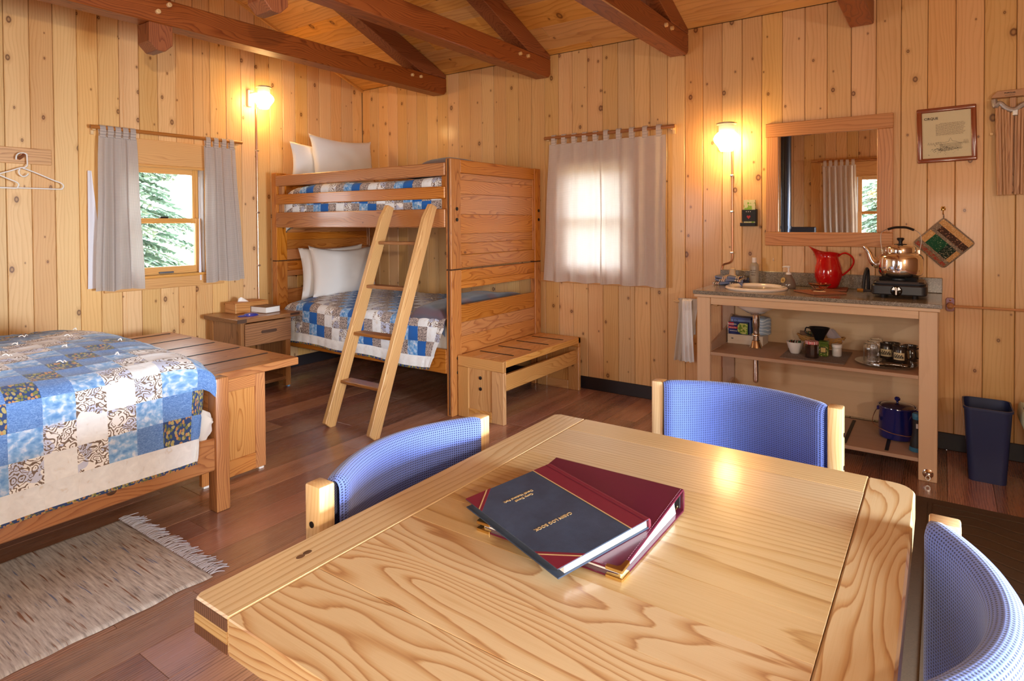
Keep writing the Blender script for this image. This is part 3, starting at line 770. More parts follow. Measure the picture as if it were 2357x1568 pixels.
tag(put('wool_blanket', bm, PLAID, smooth=True, ang=80, loc=(-.6, -2.0, .7)), 'folded blue and maroon wool blanket across the foot of the lower bunk', 'blanket')
blanket('wool_blanket', -1.02, -.10, -2.145, -1.62, 1.69, .135, 'folded wool blanket bulging above the top rail of the upper bunk')

def pillow(w, h, t, lab, loc, rot, seed=0, sag=.0):
    bm = BM()
    def half(sgn):
        def f(u, v):
            a = 2*u-1; b_ = 2*v-1
            pin = 1-.10*(1-abs(a)**2)*abs(b_)**4; pin2 = 1-.10*(1-abs(b_)**2)*abs(a)**4
            x = a*w/2*pin2; z = b_*h/2*pin
            th = t/2*max(0, (1-a*a))**.42*max(0, (1-b_*b_))**.42
            wr = .012*noise.noise(Vector((a*2.2+seed, b_*2.2, sgn*3)))+.006*noise.noise(Vector((a*7+seed, b_*7, sgn)))
            return (x, sgn*(th+wr*min(1, th*12)), z+h/2-sag*(1-a*a)*(v)*.5)
        return f
    grid(bm, half(1), 22, 22); grid(bm, half(-1), 22, 22)
    bmesh.ops.remove_doubles(bm, verts=bm.verts, dist=.0008)
    bmesh.ops.recalc_face_normals(bm, faces=bm.faces)
    o = put('pillow', bm, PILLOW, smooth=True, ang=100); o.location = loc; o.rotation_euler = [math.radians(a) for a in rot]; ORG[o] = Vector(loc)
    return tag(o, lab, 'pillow')
pillow(.76, .48, .16, 'white pillow leaning at the head of the lower bunk, the front one of the stack', (-.585, -.425, .668), (-9, 1.5, 0), 1, .05)
pillow(.74, .47, .10, 'white pillow on the lower bunk mostly hidden behind the front pillow', (-.625, -.300, .668), (-3, -1, 0), 5)
pillow(.74, .48, .16, 'large white pillow standing on the upper bunk above the top rail', (-.575, -.425, 1.678), (-8, 0, 1), 9, .03)
pillow(.72, .385, .11, 'smaller-looking white pillow on the upper bunk, left and behind the large one', (-.735, -.300, 1.678), (-3, 2, 0), 13)

# ladder
ld = thing('bunk_ladder', 'slanting wooden ladder with four dark treads leaning on the bunk bed', 'ladder', (-1.785, -1.88, 0))
slope = math.atan(.377)
for yy in (-1.665, -2.088):
    def LM(): return Matrix.Translation((-1.76, yy, 0)) @ Matrix.Rotation(slope, 4, 'Y')
    bm = BM(); Lr = 1.475/math.cos(slope)
    prism(bm, [(-.045, .0+.045*.377), (.045, -.045*.377+.0), (.045, Lr), (-.018, Lr), (-.045, Lr-.11)], 'y', -.019, .019, b=.004)
    o = put('side_rail', bm, LADDER('Z'), ld, world=False); o.matrix_local = Matrix.Translation((0, yy+1.88, 0)) @ Matrix.Rotation(slope, 4, 'Y')
for zz in (.285, .592, .905, 1.207):
    x = -1.76+.377*zz
    box('tread', (x-.045, -2.069, zz-.011), (x+.045, -1.684, zz+.011), OLDOAK, ld, .004)

# step bench by the bunk end
sb = thing('step_bench', 'low wooden bench with black inlaid strips against the foot of the bunk bed', 'bench', (-.57, -2.40, 0))
zt = .424
BN = wood('bench_pine', S(212, 158, 98), S(192, 134, 76), S(146, 92, 46), ring=85, knots=.12, rough=.36, coat=.2, contrast=.8, tone=.08, wav=.05, knotc=(92, 44, 20))
for i, (a, b_) in enumerate(((-2.345, -2.230), (-2.475, -2.347), (-2.605, -2.477))):
    box('top_board', (-1.085, a, zt-.028), (-.055, b_, zt-.0005), BN, sb, .002)
box('top_edge', (-1.085, -2.618, zt-.045), (-.055, -2.606, zt), BN, sb, .003)
for xx in (-.92, -.70, -.46, -.24): box('inlay_strip', (xx-.008, -2.56, zt-.001), (xx+.008, -2.27, zt+.002), BLACK, sb, .001)
for x0, x1 in ((-1.12, -1.086), (-.096, -.062)):
    pn = thing('end_panel', loc=(x0, -2.42, 0)); pn.parent = sb; pn.location = Vector((x0, -2.42, 0))-ORG[sb]
    box('stile', (x0, -2.618, 0), (x1, -2.52, zt-.075), BN, pn); box('stile', (x0, -2.32, 0), (x1, -2.225, zt-.075), BN, pn)
    box('rail', (x0, -2.52, 0), (x1, -2.32, .07), BN, pn); box('rail', (x0, -2.618, zt-.074), (x1, -2.225, zt), BN, pn)
    box('field', (x0+.008, -2.52, .07), (x1-.008, -2.32, zt-.075), BN, pn, 0)
box('stretcher', (-1.086, -2.60, .215), (-.096, -2.575, .325), BN, sb, .004)
box('stretcher', (-1.086, -2.28, .06), (-.096, -2.25, .19), BN, sb, .004)
for zz in (.29, .215):
    bm = BM(); lathe(bm, [(0, 0), (.012, 0), (.012, .005), (.006, .008), (0, .008)], (0, 0, 0), 12, Matrix.Translation((-1.112, -2.42, zz)) @ Matrix.Rotation(math.radians(-90), 4, 'Y')); put('bolt', bm, DKMETAL, sb)

# nightstand
ns = thing('nightstand', 'brown wooden nightstand with one drawer between window and bunk bed', 'nightstand', (-1.49, -.32, 0))
box('top', (-1.765, -.575, .578), (-1.205, -.085, .612), OLDOAK, ns, .004)
box('corner_inlay', (-1.767, -.577, .582), (-1.69, -.574, .611), DARKW, ns, 0); box('corner_inlay', (-1.30, -.577, .59), (-1.215, -.574, .609), DARKW, ns, 0)
for x0 in (-1.725, -1.328):
    for y0 in (-.55, -.145): box('leg', (x0, y0, .008), (x0+.045, y0+.045, .577), OLDOAK, ns, .003)
box('side_panel', (-1.718, -.505, .06), (-1.705, -.145, .577), OLDOAK, ns, .001); box('side_panel', (-1.300, -.505, .06), (-1.288, -.145, .577), OLDOAK, ns, .001)
box('back_panel', (-1.68, -.12, .06), (-1.33, -.11, .577), OLDOAK, ns, .001); box('shelf', (-1.70, -.54, .06), (-1.30, -.12, .085), OLDOAK, ns, .002)
dr = box('drawer', (-1.70, -.572, .392), (-1.290, -.552, .570), wood('drawer_pine', S(160, 108, 66), S(136, 88, 52), S(84, 46, 26), ring=60, rough=.35, coat=.25, tone=.02), ns, .004)
bm = BM(); prism(bm, rect_round(-1.565, .478, -1.425, .503, (.012,)*4, 4), 'y', -.5732, -.5722); put('finger_pull', bm, DARKW('X'), dr)
for x0 in (-1.705, -1.312): box('glide', (x0, -.545, 0), (x0+.022, -.52, .008), plain('blue_glide', S(120, 170, 210), .4), ns, 0)

# ------------------------------------------------------------------ dining table
tb = thing('dining_table', 'large golden pine dining table in the foreground with a rounded corner', 'table', (-3.315, -4.47, 0))
TZ = .75; THK = .058
bm = BM(); prism(bm, [(-3.887, -4.104), (-2.745, -4.104), (-2.745, -4.018), (-2.760, -4.0), (-3.876, -4.0), (-3.887, -4.008)], 'z', TZ-THK, TZ, b=.004); put('end_board', bm, TABLEF('X'), tb)
bm = BM(); prism(bm, rect_round(-3.887, -4.945, -2.748, -4.852, (.03, .045, 0, 0)), 'z', TZ-THK, TZ, b=.004); put('end_board', bm, TABLEW('X'), tb)
xb = [-3.887, -3.72, -3.60, -3.49, -3.385, -3.275, -3.165, -3.06, -2.955, -2.85, -2.745]
for i, (a, b_) in enumerate(zip(xb[:-1], xb[1:])):
    bm = BM(); cube(bm, (a+.00005, -4.8515, TZ-THK), (b_-.00005, -4.1045, TZ-.0002), .0006 if 0 < i < len(xb)-2 else .002)
    put('board', bm, (TABLEW if i < 3 else TABLEF)('Y'), tb)
for kx_, ky_ in ((-3.716, -4.047), (-3.700, -4.045)):
    bm = BM(); lathe(bm, [(0, .0003), (.0065, .0003), (.0075, 0)], (kx_, ky_, TZ), 14, sx=1.2, sy=.8); put('knot', bm, DARKW('X'), tb)
box('tenon', (-3.8885, -4.103, TZ-.040), (-3.8865, -4.009, TZ-.021), TABLEF('Y'), tb, 0)
EGR = wood('end_grain', S(118, 84, 66), S(92, 64, 50), S(54, 36, 30), ring=260, rough=.5, tone=.02, endg=0, wav=.0)
box('end_grain', (-3.8885, -4.103, TZ-.0205), (-3.8868, -4.009, TZ-.0025), EGR('Z'), tb, 0); box('end_grain', (-3.8885, -4.103, TZ-THK+.002), (-3.8868, -4.009, TZ-.0405), EGR('Z'), tb, 0)
box('apron', (-3.80, -4.86, TZ-.15), (-3.775, -4.09, TZ-THK), TABLEF, tb); box('apron', (-2.855, -4.86, TZ-.15), (-2.83, -4.09, TZ-THK), TABLEF, tb)
box('apron', (-3.775, -4.10, TZ-.15), (-2.855, -4.075, TZ-THK), TABLEF, tb); box('apron', (-3.775, -4.87, TZ-.15), (-2.855, -4.845, TZ-THK), TABLEF, tb)
for x0 in (-3.70, -2.98):
    for y0 in (-4.25, -4.78): box('leg', (x0, y0, 0), (x0+.085, y0+.085, TZ-THK), TABLEF, tb, .008)

# ------------------------------------------------------------------ chairs
def chair(lab, loc, rz):
    c = thing('dining_chair', lab, 'chair', loc, rz, group='blue upholstered dining chairs')
    H = .785
    for s in (-1, 1):
        x0 = s*.301; x1 = s*.259
        o = box('back_post', (x0, -.022, 0), (x1, .028, H), CHAIRW, c, .005, world=False, seg=2)
        box('front_leg', (s*.285, -.44, 0), (s*.243, -.40, .44), CHAIRW, c, .004, world=False)
        box('side_rail', (s*.280, -.40, .36), (s*.262, -.02, .43), CHAIRW, c, .004, world=False)
        for zz in (.70, .60):
            bm = BM(); lathe(bm, [(0, 0), (.007, 0), (.007, .002), (0, .002)], (0, 0, 0), 10, Matrix.Translation((s*.301, .004, zz)) @ Matrix.Rotation(math.radians(90*s), 4, 'Y')); put('screw', bm, DKMETAL, o, world=False)
    box('front_rail', (-.245, -.435, .36), (.245, -.415, .43), CHAIRW, c, .004, world=False)
    bm = BM()   # curved padded back : closed section swept round an arc
    z0, z1, th, W2, sg = .47, .792, .052, .259, .095
    peri = []
    hh = (z1-z0)
    N = 40
    # outline of section (offset n across thickness, z) with rounded top & bottom
    rr = .026
    for k in range(9): a = math.radians(180*k/8); peri.append((th/2*math.cos(a), z1-rr+rr*math.sin(a)))
    for k in range(1, 8): peri.append((-th/2, z1-rr-(hh-2*rr)*k/8))
    for k in range(9): a = math.radians(180+180*k/8); peri.append((th/2*math.cos(a), z0+rr+rr*math.sin(a)))
    for k in range(1, 8): peri.append((th/2, z0+rr+(hh-2*rr)*k/8))
    peri.append(peri[0])
    acc = [0]
    for a, b_ in zip(peri[:-1], peri[1:]): acc.append(acc[-1]+math.hypot(a[0]-b_[0], a[1]-b_[1]))
    def P(u, v):
        t = v*(len(peri)-1); i = min(int(t), len(peri)-2); f = t-i
        n_ = peri[i][0]*(1-f)+peri[i+1][0]*f; z = peri[i][1]*(1-f)+peri[i+1][1]*f
        x = -W2+2*W2*u; q = x/W2
        edge = min(1, (1-abs(q))*14)**.5 if abs(q) < 1 else 0
        y = sg*(1-q*q)-.018
        ny = 1/math.sqrt(1+(2*sg*q/W2)**2); nx = (2*sg*q/W2)*ny
        n_ *= .45+.55*edge
        top = max(0, (z-z0)/hh)
        z2 = z - (1-edge)*.006*(1 if z > .6 else -1)
        return (x*1.0+n_*nx*1.0, y+n_*ny+.012*(top-.5)*0, z2)
    def UV(u, v):
        t = v*(len(peri)-1); i = min(int(t), len(peri)-2); f = t-i
        return (u*2*W2*1.03, acc[i]*(1-f)+acc[i+1]*f)
    grid(bm, P, 44, len(peri)-1, uvf=UV)
    bmesh.ops.recalc_face_normals(bm, faces=bm.faces)
    for v in bm.verts:   # keep the ends inside the posts' faces
        v.co.x = max(-.2585, min(.2585, v.co.x))
    pad = put('back_pad', bm, BLUEF, c, world=False, smooth=True, ang=70)
    bm = BM(); grid(bm, lambda u, v: ((u-.5)*.50, -.43+.42*v, .43+.055*max(0, 1-abs(2*u-1)**8)**.5*max(0, 1-abs(2*v-1)**8)**.5), 24, 20, uvf=lambda u, v: (u*.5, v*.42))
    put('seat_cushion', bm, BLUEF, c, world=False, smooth=True, ang=80)
    box('seat_board', (-.25, -.43, .415), (.25, -.01, .432), CHAIRW, c, .003, world=False)
    return c
chair('blue padded chair on the window side of the table, its curved back lit brightly', (-3.266, -3.884, 0), 0)
chair('blue padded chair behind the table in front of the sink stand', (-2.312, -4.448, 0), math.radians(-90))
chair('blue padded chair at the lower right corner, seen from above its curved back', (-3.268, -4.994, 0), math.radians(180))
# ------------------------------------------------------------------ curtains and rods
ROD = wood('rod_wood', S(184, 122, 70), S(158, 98, 52), S(110, 62, 32), ring=120, rough=.4, coat=.2, tone=.03)
def curtain(M, u0, u1, b0, b1, ztop, zbot, ntab, label, mat=CURT, folds=5, amp=.018, n0=.065, zrod=2.045, bunch=None, lining=None, seed=0, group=None):
    """M(u,n,z)->world ; top spans u0..u1, hem spans b0..b1"""
    t = thing('curtain', label, 'curtain', M((u0+u1)/2, n0, zbot), group=group)
    def fn(a, v):
        f = min(1, v*1.15)
        u = (u0+(u1-u0)*a)*(1-v)+(b0+(b1-b0)*a)*v
        ph = folds*2*math.pi*a+seed
        d = amp*(.35+.65*f)*(math.sin(ph)+.35*math.sin(ph*1.7+1.3+seed)+.25*noise.noise(Vector((a*6, v*2, seed))))
        edge = .006*math.sin(v*9+seed)
        return M(u+.10*d+edge*(a-.5), n0+d, ztop+(zbot-ztop)*v+.005*math.sin(ph*.5+seed)*v)
    W = abs(b1-b0)*1.5; Hh = ztop-zbot
    bm = BM(); grid(bm, lambda a, v: fn(a, v), 90, 34, uvf=lambda a, v: (a*W, v*Hh))
    put('panel', bm, mat, t, smooth=True, ang=80)
    hw = .019
    for i in range(ntab):
        a = (i+.5)/ntab if bunch is None else bunch[i]
        uc = u0+(u1-u0)*a; bm = BM(); tw = hw
        d = fn(a, 0)
        path = [(n0+.012, ztop-.012), (n0+.017, zrod-.01), (n0+.010, zrod+.012), (n0-.002, zrod+.018), (n0-.014, zrod+.010), (n0-.016, zrod-.012), (n0-.004, ztop-.012)]
        pp = [Vector((0, p[0], p[1])) for p in path]; pp = bez(pp, 3)
        grid(bm, lambda s, v: M(uc-tw+2*tw*s, pp[int(round(v*(len(pp)-1)))].y, pp[int(round(v*(len(pp)-1)))].z), 3, len(pp)-1, uvf=lambda s, v: (s*.04+a*.3, v*.16))
        put('tab', bm, mat, t, smooth=True, ang=80)
    if lining is not None:
        bm = BM(); l0, l1, k = lining
        grid(bm, lambda a, v: M(l0+(l1-l0)*a*(.25+.75*v)-.01*v, n0-.045+.006*math.sin(a*5+v*3), ztop-.25+(zbot+.02-ztop+.25)*v), 12, 20)
        put('lining', bm, LINING, t, smooth=True, ang=80)
    return t
def rod(M, u0, u1, z, label, brk):
    t = thing('curtain_rod', label, 'curtain rod', M(u0, .065, z)); bm = BM(); tube(bm, [M(u0, .065, z), M(u1, .065, z)], .0135, 12)
    put('rod', bm, ROD('X' if abs(M(1, 0, 0)[0]-M(0, 0, 0)[0]) > .5 else 'Y'), t, smooth=True)
    for u in brk:
        bx_lo = M(u-.011, .0, z-.05); bx_hi = M(u+.011, .018, z+.02)
        b_ = box('bracket', bx_lo, bx_hi, CHAIRW('Z'), t, .003)
        box('bracket_arm', M(u-.011, .018, z-.022), M(u+.011, .052, z+.002), CHAIRW('Y'), t, .002)
    return t
ML = lambda u, n, z: (u, -n, z)
MR_ = lambda u, n, z: (-n, u, z)
MO = lambda u, n, z: (WD+n, u, z)
rod(ML, -2.545, -1.40, 2.045, 'wooden curtain rod above the left window', (-2.515, -1.43))
curtain(ML, -2.495, -2.245, -2.535, -2.205, 1.985, .872, 5, 'grey checked curtain gathered at the left side of the left window', folds=3.3, amp=.022, seed=.6, lining=(-2.55, -2.44, 0), group=None)
curtain(ML, -1.735, -1.465, -1.745, -1.39, 1.985, .872, 4, 'grey checked curtain gathered at the right side of the left window', folds=3.6, amp=.020, seed=2.2, lining=(-1.755, -1.735, 0))
rod(MR_, -2.29, -3.40, 2.040, 'wooden curtain rod on the right wall between bunk bed and sink stand', (-2.312, -3.375))
curtain(MR_, -2.33, -2.805, -2.275, -2.81, 1.985, .862, 5, 'closed grey checked curtain next to the bunk bed, left one of the pair', mat=CURTW, folds=4.2, amp=.010, seed=1.1, n0=.06)
curtain(MR_, -2.80, -3.335, -2.80, -3.335, 1.985, .862, 5, 'closed grey checked curtain nearer the wall lamp, right one of the pair', mat=CURTW, folds=4.6, amp=.012, seed=3.0, n0=.066)
rod(MO, -3.56, -4.95, 2.16, 'curtain rod seen in the mirror', (-3.60, -4.92))
curtain(MO, -3.62, -4.03, -3.66, -4.06, 2.10, .80, 6, 'pale pleated curtain seen in the mirror', mat=CURTO, folds=6, amp=.03, seed=.3, zrod=2.16)
for yy in (-3.47,): box('trim_3', (WD, yy-.13, 0), (WD+.03, yy, 2.16), CASING, kind='structure')
box('trim_4', (WD, -4.95, 2.16), (WD+.022, -3.47, 2.19), CASING, kind='structure')

# ------------------------------------------------------------------ gas wall lamps and copper pipes
def glow(name, col, s):
    t = NT(name); t.set(col=(1, .95, .85, 1), em=col, ems=s, rough=.4); return t.m
GLOBE = glow('lit_globe', (1.0, .62, .24, 1), 44.0)
LWHITE = plain('lamp_enamel', S(236, 226, 214), .35)
def wall_lamp(label, M, loc):
    t = thing('wall_lamp', label, 'lamp', M(0, 0, 0))
    def L(bm, prof, nn, zz, seg=24): lathe(bm, prof, M(0, nn, zz), seg)
    a = M(-.062, 0, .0); b_ = M(-.062+.045, .028, .125)
    box('wall_plate', M(-.085, .0, -.06), M(-.04, .026, .085), LWHITE, t, .006, seg=2)
    bm = BM(); tube(bm, [M(-.065, .02, .05), M(-.04, .07, .055), M(-.01, .11, .05)], .012, 10); put('arm', bm, LWHITE, t, smooth=True)
    bm = BM(); L(bm, [(.050, .045), (.052, .05), (.052, .098), (.045, .104), (.0, .104)], .125, 0); put('burner_housing', bm, LWHITE, t, smooth=True)
    bm = BM(); L(bm, [(.052, .098), (.066, .100), (.070, .108), (.060, .112), (.020, .118), (0, .118)], .125, 0); put('heat_cap', bm, METAL, t, smooth=True)
    bm = BM(); L(bm, [(.050, .052), (.060, .044), (.078, .025), (.086, .005), (.080, -.015), (.062, -.040), (.048, -.062), (.040, -.080), (.036, -.080)], .125, 0, 32)
    put('glass_globe', bm, GLOBE, t, smooth=True, ang=60)
    bm = BM(); tube(bm, [M(0.0, .02, -.02), M(.0, .02, -.06)], .006, 8); put('gas_valve', bm, BRASS, t, smooth=True)
    return t
wall_lamp('lit gas wall lamp above the pillows, on the wall with the uncovered window', lambda u, n, z: (-1.225-u*-1 if False else -1.225+u, -n, 2.437+z), None)
wall_lamp('lit gas wall lamp between the closed curtains and the mirror', lambda u, n, z: (-n, -3.785-u*1.0, 1.905+z), None)
def pipe(label, pts, clips, M):
    t = thing('copper_pipe', label, 'pipe', pts[-1]); bm = BM(); tube(bm, pts, .0065, 8); put('pipe', bm, COPPER, t, smooth=True)
    for c in clips:
        a = Vector(c); bm = BM(); cube(bm, a-Vector((.013, .013, .007)), a+Vector((.013, .013, .007)), .004); put('clip', bm, METAL, t)
pipe('copper gas pipe running down from the left lamp to behind the nightstand', [(-1.226, -.010, 2.37), (-1.226, -.010, .62)], [(-1.224, -.0145, z) for z in (2.0, 1.45, .98)], None)
pipe('copper gas pipe running from the right lamp down to the sink stand', [(-.010, -3.790, 1.84), (-.010, -3.792, 1.13)] + [tuple(p) for p in bez([(-.010, -3.792, 1.11), (-.010, -3.788, 1.075), (-.010, -3.770, 1.056), (-.010, -3.735, 1.045), (-.010, -3.722, 1.025), (-.010, -3.720, .99), (-.010, -3.720, .93)], 4)] + [(-.010, -3.720, .50), (-.010, -3.722, .32), (-.010, -3.80, .24), (-.010, -3.86, .17)], [(-.0145, -3.791, z) for z in (1.665, 1.415, 1.13)]+[(-.0145, -3.720, .42)], None)
OFFL = 0
# ------------------------------------------------------------------ hook board, hangers, mirror, print, potholder ...
hb = box('hook_board', (-3.62, -.020, 1.755), (-2.762, 0, 1.862), wood('hook_board', S(214, 162, 104), S(196, 142, 84), S(160, 106, 58), ring=50, knots=.2, rough=.4, tone=.02), b=.004); tag(hb, 'horizontal wooden peg board on the wall at the left edge', 'rack')
def hanger(pts_list, y, label):
    t = thing('clothes_hanger', label, 'hanger', (pts_list[0][0][0], y, pts_list[0][0][1]), group='white plastic hangers')
    for nm, pts in zip(('hook', 'bar', 'strap_loop', 'shoulder'), pts_list):
        bm = BM(); tube(bm, bez([(x, y, z) for x, z in pts], 4), .0042, 8, flat=(1, 1)); put(nm, bm, WHITEP, t, smooth=True)
H1 = [[(-2.969, 1.777), (-2.968, 1.798), (-2.961, 1.813), (-2.946, 1.822), (-2.929, 1.823), (-2.913, 1.817), (-2.911, 1.803), (-2.91, 1.775), (-2.91, 1.751), (-2.915, 1.737), (-2.930, 1.727)],
      [(-2.934, 1.723), (-2.911, 1.716), (-2.845, 1.689), (-2.764, 1.652), (-2.723, 1.636), (-2.709, 1.618), (-2.715, 1.601), (-2.734, 1.594), (-2.866, 1.594), (-3.15, 1.594), (-3.18, 1.605), (-3.17, 1.630), (-3.10, 1.662), (-3.055, 1.681), (-2.999, 1.703), (-2.949, 1.725), (-2.930, 1.727)],
      [(-2.95, 1.718), (-2.956, 1.701), (-2.952, 1.682), (-2.939, 1.671), (-2.925, 1.671), (-2.912, 1.68), (-2.906, 1.69)]]
hanger(H1, -.055, 'white plastic clothes hanger in full view on the peg board')
H2 = [[(-3.24, 1.80), (-3.215, 1.822), (-3.19, 1.80), (-3.188, 1.74)], [(-3.188, 1.74), (-3.10, 1.688), (-3.016, 1.647), (-2.979, 1.631), (-2.966, 1.615), (-2.972, 1.596), (-2.983, 1.59), (-3.063, 1.590), (-3.40, 1.59), (-3.42, 1.61), (-3.35, 1.66), (-3.188, 1.74)]]
hanger(H2, -.082, 'white plastic clothes hanger cut off by the left picture edge')
for x, z in ((-2.942, 1.812), (-3.215, 1.812)):
    bm = BM(); tube(bm, [(x, -.02, z-.022), (x, -.075, z-.012), (x, -.10, z-.002)], [.011, .010, .008], 10); put('peg', bm, FIR('Y'), hb, smooth=True)

# mirror on the right wall
mi = thing('wall_mirror', 'mirror with a wide pale wooden frame above the sink stand', 'mirror', (-.015, -4.375, 1.18))
y0, y1, z0, z1 = -4.745, -4.012, 1.182, 1.998; iy0, iy1, iz0, iz1 = -4.66, -4.093, 1.272, 1.908
box('frame_rail', (-.026, y0, iz1), (0, y1, z1), FRAMEW, mi, .003); box('frame_rail', (-.026, y0, z0), (0, y1, iz0), FRAMEW, mi, .003)
box('frame_stile', (-.024, y0, iz0+.0005), (0, iy0, iz1-.0005), FRAMEW, mi, .003); box('frame_stile', (-.024, iy1, iz0+.0005), (0, y1-.004, iz1-.0005), FRAMEW, mi, .003)
MIRR = plain('silvered_glass', (.93, .95, .94, 1), .008, 1.0)
box('mirror_glass', (-.012, iy0-.003, iz0-.003), (-.006, iy1+.003, iz1+.003), MIRR, mi, 0)

# framed print (slightly crooked)
fp = thing('framed_print', 'framed printed sheet in a mahogany frame to the right of the mirror', 'picture', (0, -5.006, 1.845), rot=(math.radians(-1.2), 0, 0))
w, h, fw = .142, .160, .026
for a in ((-w, -h, w, -h+fw), (-w, h-fw, w, h)): box('frame_rail', (-.022, a[0], a[1]), (0, a[2], a[3]), MAHOG, fp, .007, world=False, seg=3)
for a in ((-w, -h+fw*.6, -w+fw, h-fw*.6), (w-fw, -h+fw*.6, w, h-fw*.6)): box('frame_stile', (-.022, a[0], a[1]), (0, a[2], a[3]), MAHOG, fp, .007, world=False, seg=3)
PAPER = plain('aged_paper', S(240, 220, 182), .7)
pp = box('paper', (-.010, -w+fw-.003, -h+fw-.003), (-.007, w-fw+.003, h-fw+.003), PAPER, fp, 0, world=False)
INK = plain('ink', S(46, 38, 34), .7); INKL = plain('grey_ink', S(150, 124, 98), .7); INKM = plain('mid_ink', S(96, 82, 68), .7)
def fr(y, z): return frame((-.0104, y, z), (0, -1, 0), (0, 0, 1))
text('heading', 'CIRQUE', .019, INK, pp, fr(.072, .098), bold=True)
for i in range(14):
    zz = .066-i*.0052; bm = BM(); ya = .050 if i else .030; ye = -.090+R_.uniform(0, .012)
    y = ya
    while y > ye:
        l = R_.uniform(.005, .016); cube(bm, (-.0104, max(y-l, ye), zz), (-.0101, y, zz+.0017)); y -= l+.0022
    put('text_line', bm, INKL, pp, world=False)
def pline(pts, r=.0006, m=INKM, nm='ink_line'):
    bm = BM(); tube(bm, [(-.0104, a, b_) for a, b_ in pts], r, 4); put(nm, bm, m, pp, world=False)
pline([(.05, -.045), (.03, -.043), (.01, -.046), (-.01, -.042), (-.02, -.020), (-.028, -.040), (-.045, -.044), (-.06, -.052), (-.085, -.052)])
for k in range(6): x = .09-.012*k; pline([(x, -.055), (x-.003, -.040-.002*(k % 3)), (x-.008, -.056)])
for k in range(3): x = -.08-.008*k; pline([(x, -.058), (x-.003, -.035), (x-.008, -.06)])
pline([(.03, -.056), (-.02, -.052), (-.075, -.056)], .0008); pline([(.03, -.056), (.03, -.095), (-.02, -.090), (-.075, -.080)], .0007)
for k in range(7): z = -.061-.0045*k; pline([(.028, z), (.0, z+.001), (-.03, z+.001), (-.07+.0, z+.002)], .0005)
bm = BM()
for k in range(150):
    y = R_.gauss(.01, .035); z = -.085+R_.gauss(0, .012)
    if -.10 < y < .09 and -.118 < z < -.05: cube(bm, (-.0106, y, z), (-.0102, y+R_.uniform(.001, .005), z+R_.uniform(.0008, .003)))
put('ink_hatching', bm, INK, pp, world=False, kind='stuff')
box('glass', (-.0125, -w+fw-.002, -h+fw-.002), (-.0115, w-fw+.002, h-fw+.002), PANE, fp, 0, world=False)

# brass hook and quilted potholder
hk = thing('wall_hook', 'small brass hook holding the quilted potholder', 'hook', (-.0, -4.993, 1.405))
bm = BM(); lathe(bm, [(0, 0), (.013, 0), (.013, .004), (.006, .006), (0, .006)], seg=14, mtx=Matrix.Translation((0, -4.993, 1.412)) @ Matrix.Rotation(math.radians(-90), 4, 'Y')); put('base', bm, BRASS, hk, smooth=True)
for s in (-1, 1):
    bm = BM(); tube(bm, bez([(-.006, -4.993, 1.412), (-.016, -4.993+s*.004, 1.424), (-.020, -4.993+s*.009, 1.417), (-.014, -4.993+s*.008, 1.406)], 4), .0032, 8); put('curl', bm, BRASS, hk, smooth=True)
bm = BM(); tube(bm, bez([(-.006, -4.993, 1.408), (-.010, -4.993, 1.388), (-.018, -4.993, 1.380), (-.022, -4.993, 1.388)], 4), .0028, 8); put('curl', bm, BRASS, hk, smooth=True)
ph = thing('potholder', 'quilted patchwork potholder in brown and green hanging on a hook', 'potholder', (-.012, -4.996, 1.213), rot=(math.radians(45), 0, 0))
def clothm(name, base, spots, scale=160, thr=.56):
    t = NT(name); tc = t.n('TexCoord').outputs['Object']; f = t.math('GREATER_THAN', t.noise(tc, scale, 2), thr)
    t.set(col=t.mix(f, base, spots), rough=.9); t.bump(t.noise(tc, 300, 2), .3, .001); return t.m
hw = .108
PHE = clothm('speckled_edge', S(132, 116, 98), S(176, 152, 124)); PHG = clothm('green_print', S(24, 84, 56), S(150, 170, 120), 140, .64); PHB = clothm('brown_print', S(70, 46, 34), S(170, 120, 90), 110, .60)
PHO = clothm('tan_print', S(206, 156, 96), S(226, 184, 130)); PHR = clothm('red_stitch', S(170, 60, 50), S(150, 120, 90), 180, .5); PHD = clothm('dark_green_print', S(24, 48, 40), S(170, 160, 130), 200, .60)
bm = BM(); prism(bm, rect_round(-hw, -hw, hw, hw, (.02,)*4), 'x', -.006, .006, b=.003); put('backing', bm, PHE, ph, world=False)
def patch(a0, b0, a1, b1, m, d=.0):
    box('patch', (-.0085-d, a0, b0), (-.0055, a1, b1), m, ph, .001, world=False)
# local axes: +y points left in view, +z up, turned 45 degrees
A = hw-.008
patch(-A, A-.034, A, A, PHO); patch(-A, .030, A*.75, A-.034, PHB); patch(-A, .030-.0, -A+.06, .052, PHB, .001)
patch(-A, .012, A, .030, PHE); patch(A-.035, -.062, A, .012, PHO); patch(A-.12, -.062, A-.035, .012, PHG); patch(-A+.025, -.062, A-.12, .012, PHD)
patch(-A, -.062, -A+.025, .012, PHO); patch(-A, -A+.020, A, -.062, PHE); patch(-A, -A, A, -A+.020, PHR)
bm = BM(); tube(bm, [(-.004, hw*.9, hw*.9), (-.006, hw*1.02, hw*1.0), (-.006, hw*1.10, hw*1.10), (-.004, hw*1.0, hw*1.02), (-.004, hw*.9, hw*.9)], .0022, 6); put('loop', bm, PHE, ph, world=False)

